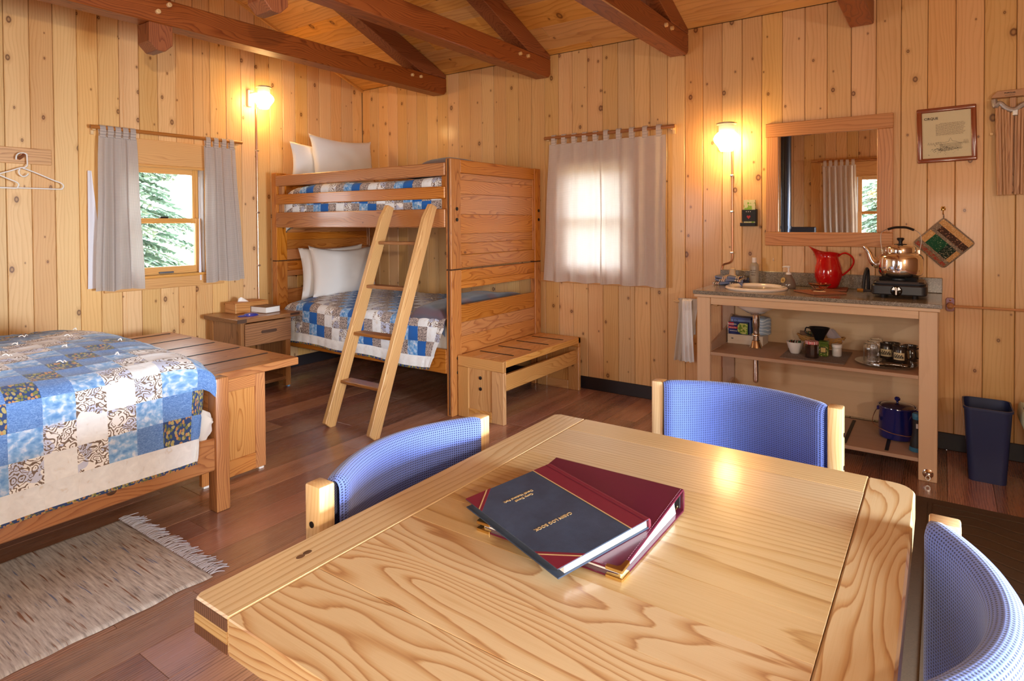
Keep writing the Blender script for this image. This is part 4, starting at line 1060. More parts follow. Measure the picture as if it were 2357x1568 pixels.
# wooden fan drying rack at the right edge
dk = thing('drying_rack', 'folded wooden arm drying rack hanging at the right picture edge', 'drying rack', (0, -5.36, 1.75))
SLATW = wood('rack_slat', S(206, 160, 116), S(186, 138, 96), S(150, 104, 70), ring=100, rough=.5, tone=.12)
bm = BM(); prism(bm, [(-5.212, 2.022), (-5.212, 2.034), (-5.235, 2.060), (-5.49, 2.060), (-5.51, 2.034), (-5.51, 2.022)], 'x', -.052, -.004, b=.003); hd = put('head_board', bm, SLATW('Y'), dk)
text('stamp', 'POPULAR', .011, INK, hd, frame(Vector((-.0525, -5.290, 2.044))-ORG[dk], (0, -1, 0), (0, 0, 1)), bold=True)
text('stamp', 'CLOTHES RACK', .006, INKM, hd, frame(Vector((-.0525, -5.290, 2.031))-ORG[dk], (0, -1, 0), (0, 0, 1)))
CAST = plain('cast_metal', (.55, .54, .52, 1), .45, .8, var=.35, scale=90)
bm = BM(); tube(bm, bez([(-.055, -5.222, 2.012), (-.062, -5.226, 1.975), (-.060, -5.245, 1.990), (-.058, -5.28, 1.955), (-.058, -5.315, 1.945), (-.058, -5.35, 1.975), (-.058, -5.40, 1.99)], 5), [.012]+[.016]*29+[.012], 10, flat=(1, .8)) if False else tube(bm, bez([(-.055, -5.222, 2.012), (-.062, -5.226, 1.975), (-.060, -5.245, 1.990), (-.058, -5.275, 1.960), (-.058, -5.310, 1.948), (-.058, -5.35, 1.975), (-.058, -5.40, 1.99)], 5), .014, 10)
put('fan_bracket', bm, CAST, dk, smooth=True)
box('bracket_foot', (-.07, -5.325, 1.915), (-.045, -5.300, 1.95), CAST, dk, .003)
for i, (yy, z0_, zt_, lean) in enumerate(((-5.232, 1.482, 1.99, -.012), (-5.245, 1.482, 1.985, -.008), (-5.258, 1.483, 1.98, -.012), (-5.271, 1.484, 1.97, -.012), (-5.284, 1.485, 1.96, -.010), (-5.300, 1.482, 1.935, .006), (-5.316, 1.484, 1.96, 0), (-5.330, 1.486, 1.965, .004), (-5.344, 1.486, 1.97, .002), (-5.358, 1.486, 1.975, .004), (-5.372, 1.486, 1.98, .006))):
    bm = BM(); dx = -.052-.006*(i % 2)
    prism(bm, [(yy-.0062+lean, z0_), (yy+.0062+lean, z0_), (yy+.0062, zt_), (yy-.0062, zt_)], 'x', dx-.007, dx+.007, b=.0015); put('arm', bm, SLATW('Z'), dk)
box('spine', (-.04, -5.32, 1.50), (-.006, -5.29, 2.02), SLATW, dk, .003)
box('catch', (-.02, -5.222, 1.82), (-.004, -5.206, 1.836), CHAIRW, dk, .002)
# match holder by the lamp
mh = thing('match_holder', 'small black match holder with a matchbox, on the wall below the lamp', 'match holder', (0, -3.908, 1.315))
box('back', (-.006, -3.955, 1.318), (0, -3.860, 1.428), BLACK, mh, .002); box('front', (-.040, -3.953, 1.345), (-.034, -3.864, 1.425), BLACK, mh, .001)
box('side', (-.040, -3.958, 1.318), (-.0, -3.953, 1.428), BLACK, mh, .001); box('tray', (-.062, -3.958, 1.313), (0, -3.858, 1.320), BLACK, mh, .001); box('tray_lip', (-.066, -3.958, 1.313), (-.062, -3.858, 1.336), BLACK, mh, .001)
box('tray_matches', (-.060, -3.950, 1.321), (-.042, -3.875, 1.330), plain('matches', S(214, 190, 130), .8, var=.3, scale=300), mh, .001)
for k in range(3): bm = BM(); lathe(bm, [(0, 0), (.003, 0), (0, .001)], seg=6, mtx=Matrix.Translation((-.0402, -3.893-k*.013, 1.412)) @ Matrix.Rotation(math.radians(-90), 4, 'Y')); put('star', bm, WHITEP, mh)
bm = BM(); prism(bm, [(-3.908, 1.362), (-3.896, 1.376), (-3.897, 1.384), (-3.903, 1.386), (-3.908, 1.381), (-3.913, 1.386), (-3.919, 1.384), (-3.920, 1.376)], 'x', -.0415, -.040); put('heart', bm, plain('red_heart', S(190, 50, 40), .5), mh)
mb = box('matchbox', (-.032, -3.948, 1.335), (-.010, -3.873, 1.492), clothm('matchbox_print', S(228, 226, 180), S(150, 196, 80), 45, .52), b=.001); tag(mb, 'pale green matchbox sticking out of the black match holder', 'matchbox')

# ------------------------------------------------------------------ sink stand
CT = .918
cb = thing('sink_stand', 'pale maple open sink stand with speckled granite top and two shelves', 'cabinet', (-.3, -4.35, 0))
def granite():
    t = NT('granite'); tc = t.n('TexCoord').outputs['Object']
    n1 = t.noise(tc, 260, 2, .7); n2 = t.noise(tc, 90, 3, .6)
    col = t.ramp(t.math('ADD', t.math('MULTIPLY', n1, .7), t.math('MULTIPLY', n2, .3)), [(.3, S(74, 66, 56)), (.46, S(122, 112, 98)), (.56, S(150, 140, 124)), (.68, S(190, 182, 166))])
    t.set(col=col, rough=.22, coat=.2, coat_rough=.1); return t.m
GRAN = granite()
bm = BM(); prism(bm, [(-.605, -4.992), (0, -4.992), (0, -3.713), (-.605, -3.713)], 'z', CT-.022, CT, b=.002)
gt = put('granite_top', bm, GRAN, cb)
box('backsplash', (-.022, -4.992, CT+.0005), (-.001, -3.713, 1.008), GRAN, cb, .003)
box('top_edging', (-.600, -4.984, CT-.040), (-.02, -3.719, CT-.0225), MAPLE('Y'), cb, .002)
for y0, y1 in ((-4.974, -4.893), (-3.818, -3.737)):
    lg = box('leg', (-.599, y0, 0), (-.570, y1, CT-.041), MAPLE('Z'), cb, .003)
    box('leg_return', (-.5695, y1-.028 if y0 < -4 else y1-.028, 0), (-.50, y1-.001, CT-.041), MAPLE('Z'), cb, .003) if False else None
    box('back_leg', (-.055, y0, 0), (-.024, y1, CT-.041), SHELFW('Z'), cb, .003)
box('apron', (-.592, -4.892, .835), (-.570, -3.819, CT-.041), MAPLE('Y'), cb, .002)
box('side_apron', (-.569, -4.970, .79), (-.056, -4.950, CT-.041), MAPLE('X'), cb, .002); box('side_apron', (-.569, -3.760, .80), (-.056, -3.741, CT-.041), MAPLE('X'), cb, .002)
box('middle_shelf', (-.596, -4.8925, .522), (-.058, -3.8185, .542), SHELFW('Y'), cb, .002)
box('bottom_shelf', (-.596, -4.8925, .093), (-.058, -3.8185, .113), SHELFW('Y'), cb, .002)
box('back_panel', (-.045, -4.8925, .12), (-.030, -3.8185, CT-.041), wood('ply_back', S(224, 190, 146), S(214, 178, 132), S(192, 154, 108), ring=14, rough=.5, contrast=.4, tone=.01)('Y'), cb, .001)
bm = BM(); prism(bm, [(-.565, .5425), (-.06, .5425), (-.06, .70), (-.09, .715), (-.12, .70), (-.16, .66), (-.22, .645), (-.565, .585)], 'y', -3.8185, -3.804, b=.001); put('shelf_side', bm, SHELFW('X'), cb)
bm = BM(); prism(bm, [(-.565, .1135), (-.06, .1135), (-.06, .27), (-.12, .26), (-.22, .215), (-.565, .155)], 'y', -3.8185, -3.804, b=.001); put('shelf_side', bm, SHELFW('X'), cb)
for yy in (-4.55, -4.750): box('rubber_strip', (-.565, yy-.009, .1125), (-.10, yy+.009, .116), BLACK, cb, .001)
bo = thing('door_bumper', loc=(0, 0, 0)); bo.parent = cb; bo.location = Vector((-.6, -4.935, .037))-ORG[cb]; ORG[bo] = Vector((-.6, -4.935, .037)); bo.name = 'bottle_opener'
bm = BM(); lathe(bm, [(0, 0), (.024, 0), (.024, .003), (.016, .006), (.010, .012), (0, .013)], seg=20, mtx=Matrix.Translation((-.5995, -4.935, .043)) @ Matrix.Rotation(math.radians(-90), 4, 'Y')); put('disc', bm, CHROME, bo, smooth=True)
bm = BM(); tube(bm, [(-.613, -4.935+.010*math.cos(a*math.pi/6), .026+.012*math.sin(a*math.pi/6)) for a in range(12)], .003, 6, closed=True); put('ring', bm, CHROME, bo, smooth=True)
# basin and drain
CERAM = plain('white_ceramic', S(250, 244, 238), .12, coat=.5)
bs = thing('sink_basin', 'oval white drop-in washbasin with chrome drain pipe in the sink stand', 'sink', (-.315, -4.022, .76))
bm = BM(); lathe(bm, [(.205, .000), (.210, .006), (.205, .014), (.190, .018), (.178, .012), (.168, -.004), (.155, -.05), (.12, -.11), (.06, -.145), (.02, -.150), (.02, -.156), (.06, -.152), (.125, -.117), (.162, -.05), (.172, .0)], (-.315, -4.022, CT), 48, sy=.88); put('bowl', bm, CERAM, bs, smooth=True, ang=60)
bm = BM(); lathe(bm, [(.0, .002), (.018, .002), (.022, 0)], (-.315, -4.022, CT-.149), 20); put('plug', bm, CHROME, bs, smooth=True)
bm = BM(); lathe(bm, [(.030, 0), (.032, -.004), (.030, -.008), (.022, -.010), (.022, -.085), (.019, -.090), (.019, -.125), (.024, -.130), (.025, -.138), (.019, -.143), (.019, -.172)], (-.315, -4.022, .760), 24); put('tailpiece', bm, CHROME, bs, smooth=True, ang=40)
bm = BM(); lathe(bm, [(.024, 0), (.026, -.004), (.040, -.044), (.036, -.0455)], (-.315, -4.022, .5885), 24); put('escutcheon', bm, CHROME, bs, smooth=True, ang=40)
bm = BM(); lathe(bm, [(.019, .27), (.019, 0.02), (.016, .006), (.008, 0), (0, 0)], (-.315, -4.022, .318), 20); put('lower_pipe', bm, CHROME, bs, smooth=True, ang=40)

# cup hook on the wall
bm = BM(); tube(bm, bez([(0, -4.062, 1.085), (-.012, -4.062, 1.080), (-.02, -4.062, 1.088), (-.018, -4.062, 1.098)], 4), .0018, 6); tag(put('cup_hook', bm, WHITEP, smooth=True, loc=(0, -4.062, 1.08)), 'tiny white cup hook on the wall below the mirror', 'hook')

# ------------------------------------------------------------------ things on the counter
def stripes():
    t = NT('striped_towel'); uv = t.n('UVMap').outputs[0]; u, v = t.xyz(uv)[:2]
    c = t.ramp(t.math('FRACT', t.math('DIVIDE', u, .11)), [(0, S(66, 92, 148)), (.35, S(66, 92, 148)), (.36, S(70, 46, 44)), (.44, S(222, 206, 180)), (.50, S(140, 60, 44)), (.58, S(224, 208, 182)), (.64, S(70, 46, 44)), (.72, S(216, 200, 176)), (.78, S(66, 92, 148)), (1, S(66, 92, 148))], 'CONSTANT')
    ck = t.math('GREATER_THAN', t.math('MULTIPLY', t.math('SINE', t.math('MULTIPLY', u, 1100)), t.math('SINE', t.math('MULTIPLY', v, 1100))), 0.0)
    t.set(col=t.mix(t.math('MULTIPLY', ck, .35), c, S(226, 226, 230)), rough=.9); return t.m
STR = stripes()
tw = thing('folded_towel', 'folded blue and brown striped dish towel on the counter under the gas pipe', 'towel', (-.13, -3.815, CT))
for k, (dz, sh, w_, d_) in enumerate(((0, 0, .098, .085), (.020, -.006, .092, .08), (.036, .010, .080, .07))):
    bm = BM()
    def ft(u, v, k=k, dz=dz, sh=sh, w_=w_, d_=d_):
        a = 2*math.pi*v; cx, cz = math.cos(a), math.sin(a)
        sq = lambda c: math.copysign(abs(c)**.6, c)
        return (-.13+sq(cx)*d_+.006*math.sin(u*6+k), -3.815+sh+(u-.5)*2*w_*(1-.04*abs(cz)), CT+dz+.013+.012*sq(cz)+.004*math.sin(u*9+a+k))
    grid(bm, ft, 24, 24, uvf=lambda u, v: (u*.2+k*.03, v*.36)); bmesh.ops.recalc_face_normals(bm, faces=bm.faces)
    put('fold', bm, STR, tw, smooth=True)
bm = BM(); lathe(bm, [(0, 0), (.030, 0), (.032, .006), (.022, .014), (.019, .050), (.020, .056), (.012, .060), (0, .060)], (-.12, -3.822, CT+.051), 20, sx=.8); tag(put('stopper', bm, plain('beige_rubber', S(222, 196, 160), .6), smooth=True, loc=(-.12, -3.822, CT+.051)), 'beige rubber stopper standing on the folded striped towel', 'stopper')
BOT = NT('translucent_plastic'); BOT.set(col=S(214, 206, 190), rough=.25, trans=.55, ior=1.4); BOT = BOT.m
bo_ = thing('lotion_bottle', 'tall translucent bottle with white cap beside the washbasin', 'bottle', (-.09, -3.957, CT))
bm = BM(); lathe(bm, [(0, 0), (.027, 0), (.029, .005), (.029, .125), (.026, .140), (.016, .150), (.014, .152), (.0, .152)], (-.09, -3.957, CT), 24); bb = put('body', bm, BOT, bo_, smooth=True, ang=50)
bm = BM(); lathe(bm, [(0, .152), (.015, .152), (.0145, .183), (.013, .185), (0, .185)], (-.09, -3.957, CT), 20); put('cap', bm, WHITEP, bo_, smooth=True)
for s_, z_, b_ in ((.0115, .100, 'Hair Salon'), (.0095, .086, 'conditioner'), (.014, .070, 'alpine')): text('print', b_, s_*.8, INKM, bo_, frame(Vector((-.09-.0293, -3.957, CT+z_))-ORG[bo_], (0, -1, 0), (0, 0, 1)), bold=True)
sp = thing('soap_dispenser', 'grey ceramic soap dispenser with white pump and beige medallion', 'soap dispenser', (-.18, -4.188, CT))
GREYC = plain('grey_glaze', S(120, 108, 98), .15, coat=.6)
bm = BM(); lathe(bm, [(0, 0), (.040, 0), (.045, .008), (.044, .030), (.036, .055), (.022, .078), (.016, .088), (0, .088)], (-.18, -4.188, CT), 28); put('body', bm, GREYC, sp, smooth=True, ang=50)
bm = BM(); lathe(bm, [(0, .088), (.017, .088), (.017, .098), (.011, .102), (.005, .104), (.005, .128), (.010, .132), (.012, .142), (.0, .145)], (-.18, -4.188, CT), 18); put('pump', bm, WHITEP, sp, smooth=True)
bm = BM(); tube(bm, [(-.18, -4.188, CT+.138), (-.182, -4.170, CT+.138), (-.184, -4.152, CT+.134)], [.006, .005, .0035], 8); put('nozzle', bm, WHITEP, sp, smooth=True)
mt_ = Matrix.Translation((-.213, -4.163, CT+.052)) @ Vector((-.80, .55, .25)).to_track_quat('Z', 'Y').to_matrix().to_4x4()
bm = BM(); lathe(bm, [(0, 0), (.017, 0), (.018, .003), (.014, .004), (.012, .003), (0, .003)], seg=20, mtx=mt_); put('medallion', bm, plain('medallion', S(206, 178, 116), .5), sp, smooth=True)
bm = BM(); lathe(bm, [(0, 0), (.008, 0), (.007, .003), (0, .004)], seg=9, mtx=mt_ @ Matrix.Translation((0, 0, .003)), sx=1.1, sy=.7); put('medallion_leaf', bm, plain('medallion_dark', S(150, 116, 60), .5), sp, smooth=True)
TERR = plain('terracotta_tile', S(150, 90, 62), .75, var=.12, scale=60)
def tile(lab, c, rz, s, z):
    bm = BM(); cube(bm, (-s, -s, 0), (s, s, .010), .0025); o = put('clay_tile', bm, TERR); o.location = (c[0], c[1], z); o.rotation_euler = (0, 0, math.radians(rz)); ORG[o] = Vector((c[0], c[1], z)); return tag(o, lab, 'tile')
tile('reddish clay tile in front, carrying the small glass dish', (-.37, -4.395, 0), 42, .103, CT+.0005)
tile('reddish clay tile under the red pitcher', (-.135, -4.425, 0), 4, .090, CT+.0005)
gd = thing('glass_dish', 'small clear glass dish on the front clay tile', 'dish', (-.31, -4.385, CT+.0108))
AMBG = glassm('clear_dish_glass', (1, .98, .94, 1)); 
bm = BM(); lathe(bm, [(0, 0), (.022, 0), (.026, .003), (.050, .026), (.063, .036), (.066, .038), (.064, .040), (.048, .031), (.024, .007), (0, .006)], (-.31, -4.385, CT+.0108), 12); put('dish', bm, AMBG, gd)
bm = BM(); cube(bm, (-.395, -4.43, CT+.0108), (-.385, -4.365, CT+.014), .001); tag(put('matchstick_pack', bm, plain('cream_paper', S(236, 222, 176), .6), loc=(-.39, -4.4, CT+.0108)), 'thin cream paper packet lying in front of the glass dish', 'packet')

# red pitcher
jg = thing('pitcher', 'red enamel pitcher between soap dispenser and camp stove', 'pitcher', (-.13, -4.408, CT+.011))
REDE = NT('red_enamel'); REDE.set(col=S(190, 12, 18), rough=.12, coat=.7); REDE.bump(REDE.noise(REDE.n('TexCoord').outputs['Object'], 90, 2), .12, .001); REDE = REDE.m
bm = BM(); cy = -4.408; cz = CT+.011
segs_ = 40
prof = [(0.0, 0), (.046, 0), (.052, .004), (.066, .030), (.078, .070), (.080, .098), (.075, .130), (.065, .165), (.058, .190), (.056, .205), (.062, .218), (.064, .222), (.060, .222), (.052, .205), (.054, .188), (.061, .163), (.070, .128), (.074, .098), (.072, .07), (.060, .032), (.045, .008), (0, .006)]
vs = lathe(bm, prof, (-.13, cy, cz), segs_)
for v in vs:   # pull the lip out into a spout towards +y
    h = (v.co.z-cz-.17)/.05
    if h > 0:
        d = Vector((v.co.x+.13, v.co.y-cy, 0)); 
        if d.length > .001:
            ang = d.normalized().dot(Vector((0, 1, 0)))
            if ang > .0:
                k = max(0, ang)**5; v.co.y += .048*k*h; v.co.z += .034*k*h**1.2; v.co.x -= (v.co.x+.13)*.25*k*h
            else: v.co.z -= .006*(-ang)*h
put('body', bm, REDE, jg, smooth=True, ang=60)
bm = BM(); tube(bm, bez([(-.13, -4.462, cz+.196), (-.13, -4.480, cz+.212), (-.13, -4.505, cz+.218), (-.13, -4.535, cz+.200), (-.13, -4.548, cz+.168), (-.13, -4.532, cz+.128), (-.13, -4.508, cz+.100), (-.13, -4.486, cz+.080)], 5), .0075, 10, flat=(1.2, .8)); put('handle', bm, REDE, jg, smooth=True)

# camp stove, gas hose, kettle
sv = thing('camp_stove', 'black single-burner camp stove on the right end of the counter', 'stove', (-.30, -4.79, CT))
SBLK = plain('satin_black', S(46, 46, 50), .38); SGRY = plain('dark_grey_paint', S(66, 68, 74), .35)
bm = BM(); prism(bm, rect_round(-.435, -4.925, -.165, -4.663, (.03,)*4), 'z', CT+.018, CT+.072, b=.006); put('body', bm, SBLK, sv, smooth=True, ang=40)
bm = BM(); prism(bm, rect_round(-.428, -4.918, -.172, -4.670, (.03,)*4), 'z', CT+.0725, CT+.092, b=.010); put('top_plate', bm, SGRY, sv, smooth=True, ang=40)
for x in (-.40, -.20):
    for y in (-4.72, -4.868): bm = BM(); lathe(bm, [(0, 0), (.011, 0), (.013, .018), (0, .018)], (x, y, CT), 12); put('foot', bm, BLACK, sv)
bm = BM(); lathe(bm, [(0, 0), (.028, 0), (.028, .004), (.022, .008), (0, .008)], seg=24, mtx=Matrix.Translation((-.436, -4.785, CT+.042)) @ Matrix.Rotation(math.radians(-90), 4, 'Y')); kn = put('knob', bm, plain('gloss_black', S(14, 14, 14), .12), sv, smooth=True, ang=40)
box('knob_grip', (-.457, -4.790, CT+.020), (-.4445, -4.780, CT+.064), METAL, sv, .003)
for s in (-1, 1): bm = BM(); prism(bm, [(-4.785+s*.007, CT+.046), (-4.785+s*.021, CT+.050), (-4.785+s*.013, CT+.064), (-4.785+s*.007, CT+.060)], 'x', -.4455, -.444); put('knob_mark', bm, METAL, sv)
bm = BM(); lathe(bm, [(.095, 0), (.10, .003), (.092, .006), (.06, .001), (.045, .003), (.045, .012), (.03, .018), (0, .018)], (-.30, -4.79, CT+.090), 28); put('burner_pan', bm, SBLK, sv, smooth=True)
for k in range(4):
    a = math.radians(45+90*k); c, s = math.cos(a), math.sin(a); bm = BM()
    prism(bm, [(.038, .0), (.125, .0), (.125, .024), (.10, .024), (.045, .018)], 'y', -.002, .002); bmesh.ops.transform(bm, matrix=Matrix.Translation((-.30, -4.79, CT+.089)) @ Matrix.Rotation(a, 4, 'Z'), verts=bm.verts); put('pan_support', bm, BLACK, sv)
bm = BM(); tube(bm, [(-.38, -4.661, CT+.030), (-.38, -4.628, CT+.030)], .007, 10); tube(bm, [(-.38, -4.632, CT+.030), (-.38, -4.622, CT+.030)], .010, 6); put('inlet', bm, SBLK, sv, smooth=True)
bm = BM(); tube(bm, [(-.38, -4.622, CT+.030), (-.38, -4.592, CT+.030)], .0105, 8); put('inlet_nut', bm, BRASS, sv)
hs = thing('gas_hose', 'short black gas hose rising behind the camp stove inlet', 'hose', (-.34, -4.62, CT))
bm = BM(); tube(bm, bez([(-.34, -4.617, CT+.022), (-.335, -4.619, CT+.062), (-.33, -4.624, CT+.11), (-.32, -4.630, CT+.142), (-.295, -4.634, CT+.148), (-.265, -4.636, CT+.12), (-.25, -4.636, CT+.012)], 5), .0085, 10); put('hose', bm, BLACK, hs, smooth=True)
kz = CT+.114; kx, ky = -.30, -4.797
kt = thing('kettle', 'shiny steel kettle with black bail handle on the camp stove', 'kettle', (kx, ky, kz))
STEEL = NT('polished_steel'); STEEL.set(col=(.90, .88, .86, 1), rough=.09, metal=1.0); STEEL = STEEL.m
bm = BM(); lathe(bm, [(0, 0), (.085, 0), (.100, .008), (.108, .022), (.110, .045), (.110, .098), (.106, .112), (.096, .122), (.080, .130), (.072, .134), (.0715, .150), (0, .150)], (kx, ky, kz), 48); put('body', bm, STEEL, kt, smooth=True, ang=40)
bm = BM(); lathe(bm, [(.0735, .1345), (.0745, .158), (.071, .166), (.055, .174), (.02, .180), (0, .181)], (kx, ky, kz), 48); put('lid', bm, STEEL, kt, smooth=True, ang=40)
bm = BM(); lathe(bm, [(.030, .178), (.032, .181), (.010, .184), (.009, .194), (.018, .208), (.0185, .213), (.014, .217), (0, .217)], (kx, ky, kz), 24); put('lid_knob', bm, plain('bakelite', S(20, 20, 22), .3), kt, smooth=True, ang=50)
bm = BM(); tube(bm, bez([(kx, ky+.085, kz+.068), (kx, ky+.118, kz+.068), (kx, ky+.138, kz+.092), (kx, ky+.152, kz+.128), (kx, ky+.172, kz+.158), (kx, ky+.180, kz+.166)], 5), [.030, .030, .029, .028, .027, .026, .025, .024, .023, .022, .021, .020, .019, .018, .017, .016, .0155, .015, .0145, .014, .0135, .013, .0125, .012, .0118, .0115], 16); put('spout', bm, STEEL, kt, smooth=True)
for s in (-1, 1): box('ear', (kx-.008, ky+s*.088-.006, kz+.126), (kx+.008, ky+s*.088+.006, kz+.152), STEEL, kt, .002)
pts = bez([(kx, ky+.090, kz+.146), (kx, ky+.096, kz+.195), (kx, ky+.094, kz+.240), (kx, ky+.078, kz+.258), (kx, ky+.060, kz+.266)], 5); bm = BM(); tube(bm, pts, .0022, 8); put('bail_wire', bm, METAL, kt, smooth=True)
pts = bez([(kx, ky-.062, kz+.262), (kx, ky-.084, kz+.248), (kx, ky-.096, kz+.226), (kx, ky-.098, kz+.190), (kx, ky-.090, kz+.146)], 5); bm = BM(); tube(bm, pts, .0022, 8); put('bail_wire', bm, METAL, kt, smooth=True)
bm = BM(); tube(bm, bez([(kx, ky+.062, kz+.264), (kx, ky+.03, kz+.274), (kx, ky, kz+.276), (kx, ky-.03, kz+.274), (kx, ky-.064, kz+.260)], 5), .0085, 12, flat=(1.3, .8)); put('grip', bm, plain('grip_black', S(26, 24, 26), .35), kt, smooth=True)

# ------------------------------------------------------------------ towel rails
tr = thing('towel_rail', 'short wooden towel rail at the left side of the sink stand', 'towel rail', (-.07, -3.50, .775))
bm = BM(); tube(bm, [(-.085, -3.40, .772), (-.085, -3.70, .772)], .0095, 10); put('rod', bm, CHAIRW('Y'), tr, smooth=True)
box('post', (-.09, -3.712, .755), (0, -3.69, .79), CHAIRW, tr, .003); box('post', (-.09, -3.43, .757), (0, -3.41, .787), CHAIRW, tr, .003)
TOWM = plain('white_terry', S(252, 252, 255), .95, sheen=.3, var=.04, scale=300); TOWG = plain('cream_terry', S(214, 204, 192), .95, sheen=.3)
def towel(y0, y1, b0, b1, zb, lab, m, dn, seed):
    bm = BM()
    def f(a, v):
        # over the rod: front drop, loop, back drop
        L = .80-zb+.02
        s = v*(L+.25)
        n_ = .085+.014+dn; top = .788
        if s < L: z = zb+s; nn = n_+.006
        else: z = top-(s-L-.0)*1.0+.0; nn = .085-.014
        if L-.02 < s < L+.03:
            k = (s-L+.02)/.05; z = top+.008*math.sin(k*math.pi); nn = n_*(1-k)+.068*k
        w = max(0, min(1, (.75-z)/.4)) if s < L else .5
        y = (y0+(y1-y0)*a)*(1-w)+(b0+(b1-b0)*a)*w
        nn += .015*math.sin(a*17+seed)*(w*.7+.3)
        return (-nn, y, z)
    grid(bm, f, 24, 40); o = put('hand_towel', bm, m, smooth=True, ang=80, loc=(-.09, (y0+y1)/2, zb)); return tag(o, lab, 'towel')
towel(-3.45, -3.58, -3.41, -3.52, .350, 'cream hand towel on the short rail, behind the white one', TOWG, .004, 1)
towel(-3.475, -3.545, -3.475, -3.565, .352, 'white hand towel draped in front on the short rail by the sink stand', TOWM, .026, 2.5)
tr2 = thing('towel_bar', 'long thin wooden towel bar on the right wall beside the sink stand', 'towel rail', (0, -5.05, .85))
bm = BM(); prism(bm, rect_round(-5.050, .815, -5.008, .895, (.012,)*4), 'x', -.014, 0, b=.002); pl = put('plate', bm, MAHOG('Z'), tr2)
for zz in (.832, .880): bm = BM(); lathe(bm, [(0, 0), (.005, 0), (0, .002)], seg=8, mtx=Matrix.Translation((-.0142, -5.029, zz)) @ Matrix.Rotation(math.radians(-90), 4, 'Y')); put('screw', bm, BRASS, tr2)
bm = BM(); lathe(bm, [(0, 0), (.010, 0), (.012, .02), (.018, .035), (.017, .048), (.008, .055), (0, .056)], seg=16, mtx=Matrix.Translation((-.012, -5.029, .850)) @ Matrix.Rotation(math.radians(-90), 4, 'Y')); put('post', bm, FRAMEW('X'), tr2, smooth=True)
bm = BM(); tube(bm, [(-.050, -5.035, .850), (-.050, -5.75, .850)], .0065, 10); put('rod', bm, FRAMEW('Y'), tr2, smooth=True)
box('far_plate', (-.065, -5.77, .815), (0, -5.73, .895), MAHOG, tr2, .004)

# ------------------------------------------------------------------ middle shelf
SZ = .5425
bx_ = thing('tissue_carton', 'low white carton with printed band at the left end of the middle shelf', 'box', (-.17, -3.94, SZ))
WOODW = wood('whitewashed', S(240, 232, 220), S(232, 222, 208), S(206, 192, 176), ring=40, rough=.7, contrast=.4, tone=.01)
box('carton', (-.26, -4.05, SZ), (-.11, -3.828, SZ+.062), WOODW('Y'), bx_, .002); bm = BM(); lathe(bm, [(0, 0), (.008, 0), (0, .001)], seg=16, sy=1, sx=.6, mtx=Matrix.Translation((-.2605, -3.86, SZ+.035)) @ Matrix.Rotation(math.radians(-90), 4, 'Y')); put('emblem', bm, plain('grey_print', S(130, 130, 130), .6), bx_)
fb = thing('bag_carton', 'red, blue and green printed carton standing on the low white carton', 'box', (-.22, -3.90, SZ+.0625))
box('carton', (-.255, -3.957, SZ+.0625), (-.215, -3.830, SZ+.140), plain('carton_navy', S(34, 52, 120), .35), fb, .001)
box('red_corner', (-.2556, -3.868, SZ+.118), (-.2549, -3.831, SZ+.139), plain('print_red', S(190, 30, 50), .4), fb, 0); box('red_band', (-.2556, -3.893, SZ+.098), (-.2549, -3.831, SZ+.112), plain('print_red2', S(200, 40, 56), .4), fb, 0)
box('white_edge', (-.2556, -3.833, SZ+.063), (-.2549, -3.829, SZ+.140), WHITEP, fb, 0); box('side', (-.2145, -3.957, SZ+.0625), (-.2135, -3.83, SZ+.14), WHITEP, fb, 0)
bm = BM(); prism(bm, [(-3.9565, SZ+.066), (-3.9565, SZ+.137), (-3.905, SZ+.137)]+[(-3.897-.000+.006*math.sin(a), SZ+.137-.071*(a/3.1416)) for a in (.6, 1.2, 1.8, 2.4)]+[(-3.915, SZ+.066)], 'x', -.2556, -.2549); put('green_picture', bm, clothm('leaf_print', S(206, 218, 130), S(120, 160, 60), 60, .5), fb)
bm = BM(); cube(bm, (-.2558, -3.890, SZ+.082), (-.2549, -3.842, SZ+.085)); put('white_stripe', bm, WHITEP, fb)
text('print', 'Resealable', .013, WHITEP, fb, frame(Vector((-.2560, -3.858, SZ+.128))-ORG[fb], (0, -1, 0), (0, 0, 1)), bold=True)
text('print', '100 Large Bags', .008, WHITEP, fb, frame(Vector((-.2560, -3.861, SZ+.105))-ORG[fb], (0, -1, 0), (0, 0, 1)), bold=True)
eq = thing('blue_carton', 'light blue carton lettered EO standing at the back left of the middle shelf', 'box', (-.15, -3.90, SZ+.0625))
box('carton', (-.205, -3.962, SZ+.0625), (-.125, -3.835, SZ+.165), plain('carton_blue', S(128, 150, 214), .5), eq, .002); box('lid_band', (-.2056, -3.962, SZ+.152), (-.1245, -3.835, SZ+.166), plain('carton_blue_dark', S(84, 100, 160), .5), eq, 0)
text('print', 'E O', .020, INK, eq, frame(Vector((-.2060, -3.866, SZ+.146))-ORG[eq], (0, -1, 0), (0, 0, 1)))
rl = thing('paper_roll', 'wrapped bluish toilet paper roll on the low white carton', 'paper roll', (-.17, -4.022, SZ+.0625))
RLM = NT('roll_wrap'); _c = RLM.n('TexCoord').outputs['Object']; _w = RLM.n('TexWave', {'Vector': _c, 'Scale': 14, 'Distortion': 7, 'Detail': 1}, bands_direction='Z').outputs[1]
RLM.set(col=RLM.mix(RLM.math('GREATER_THAN', _w, .88), S(160, 182, 206), S(226, 236, 244)), rough=.35); RLM = RLM.m
bm = BM(); lathe(bm, [(.018, .108), (.022, .112), (.046, .112), (.054, .106), (.056, .095), (.056, .012), (.052, .003), (0, 0)], (-.168, -4.024, SZ+.0625), 32); put('roll', bm, RLM, rl, smooth=True, ang=50)
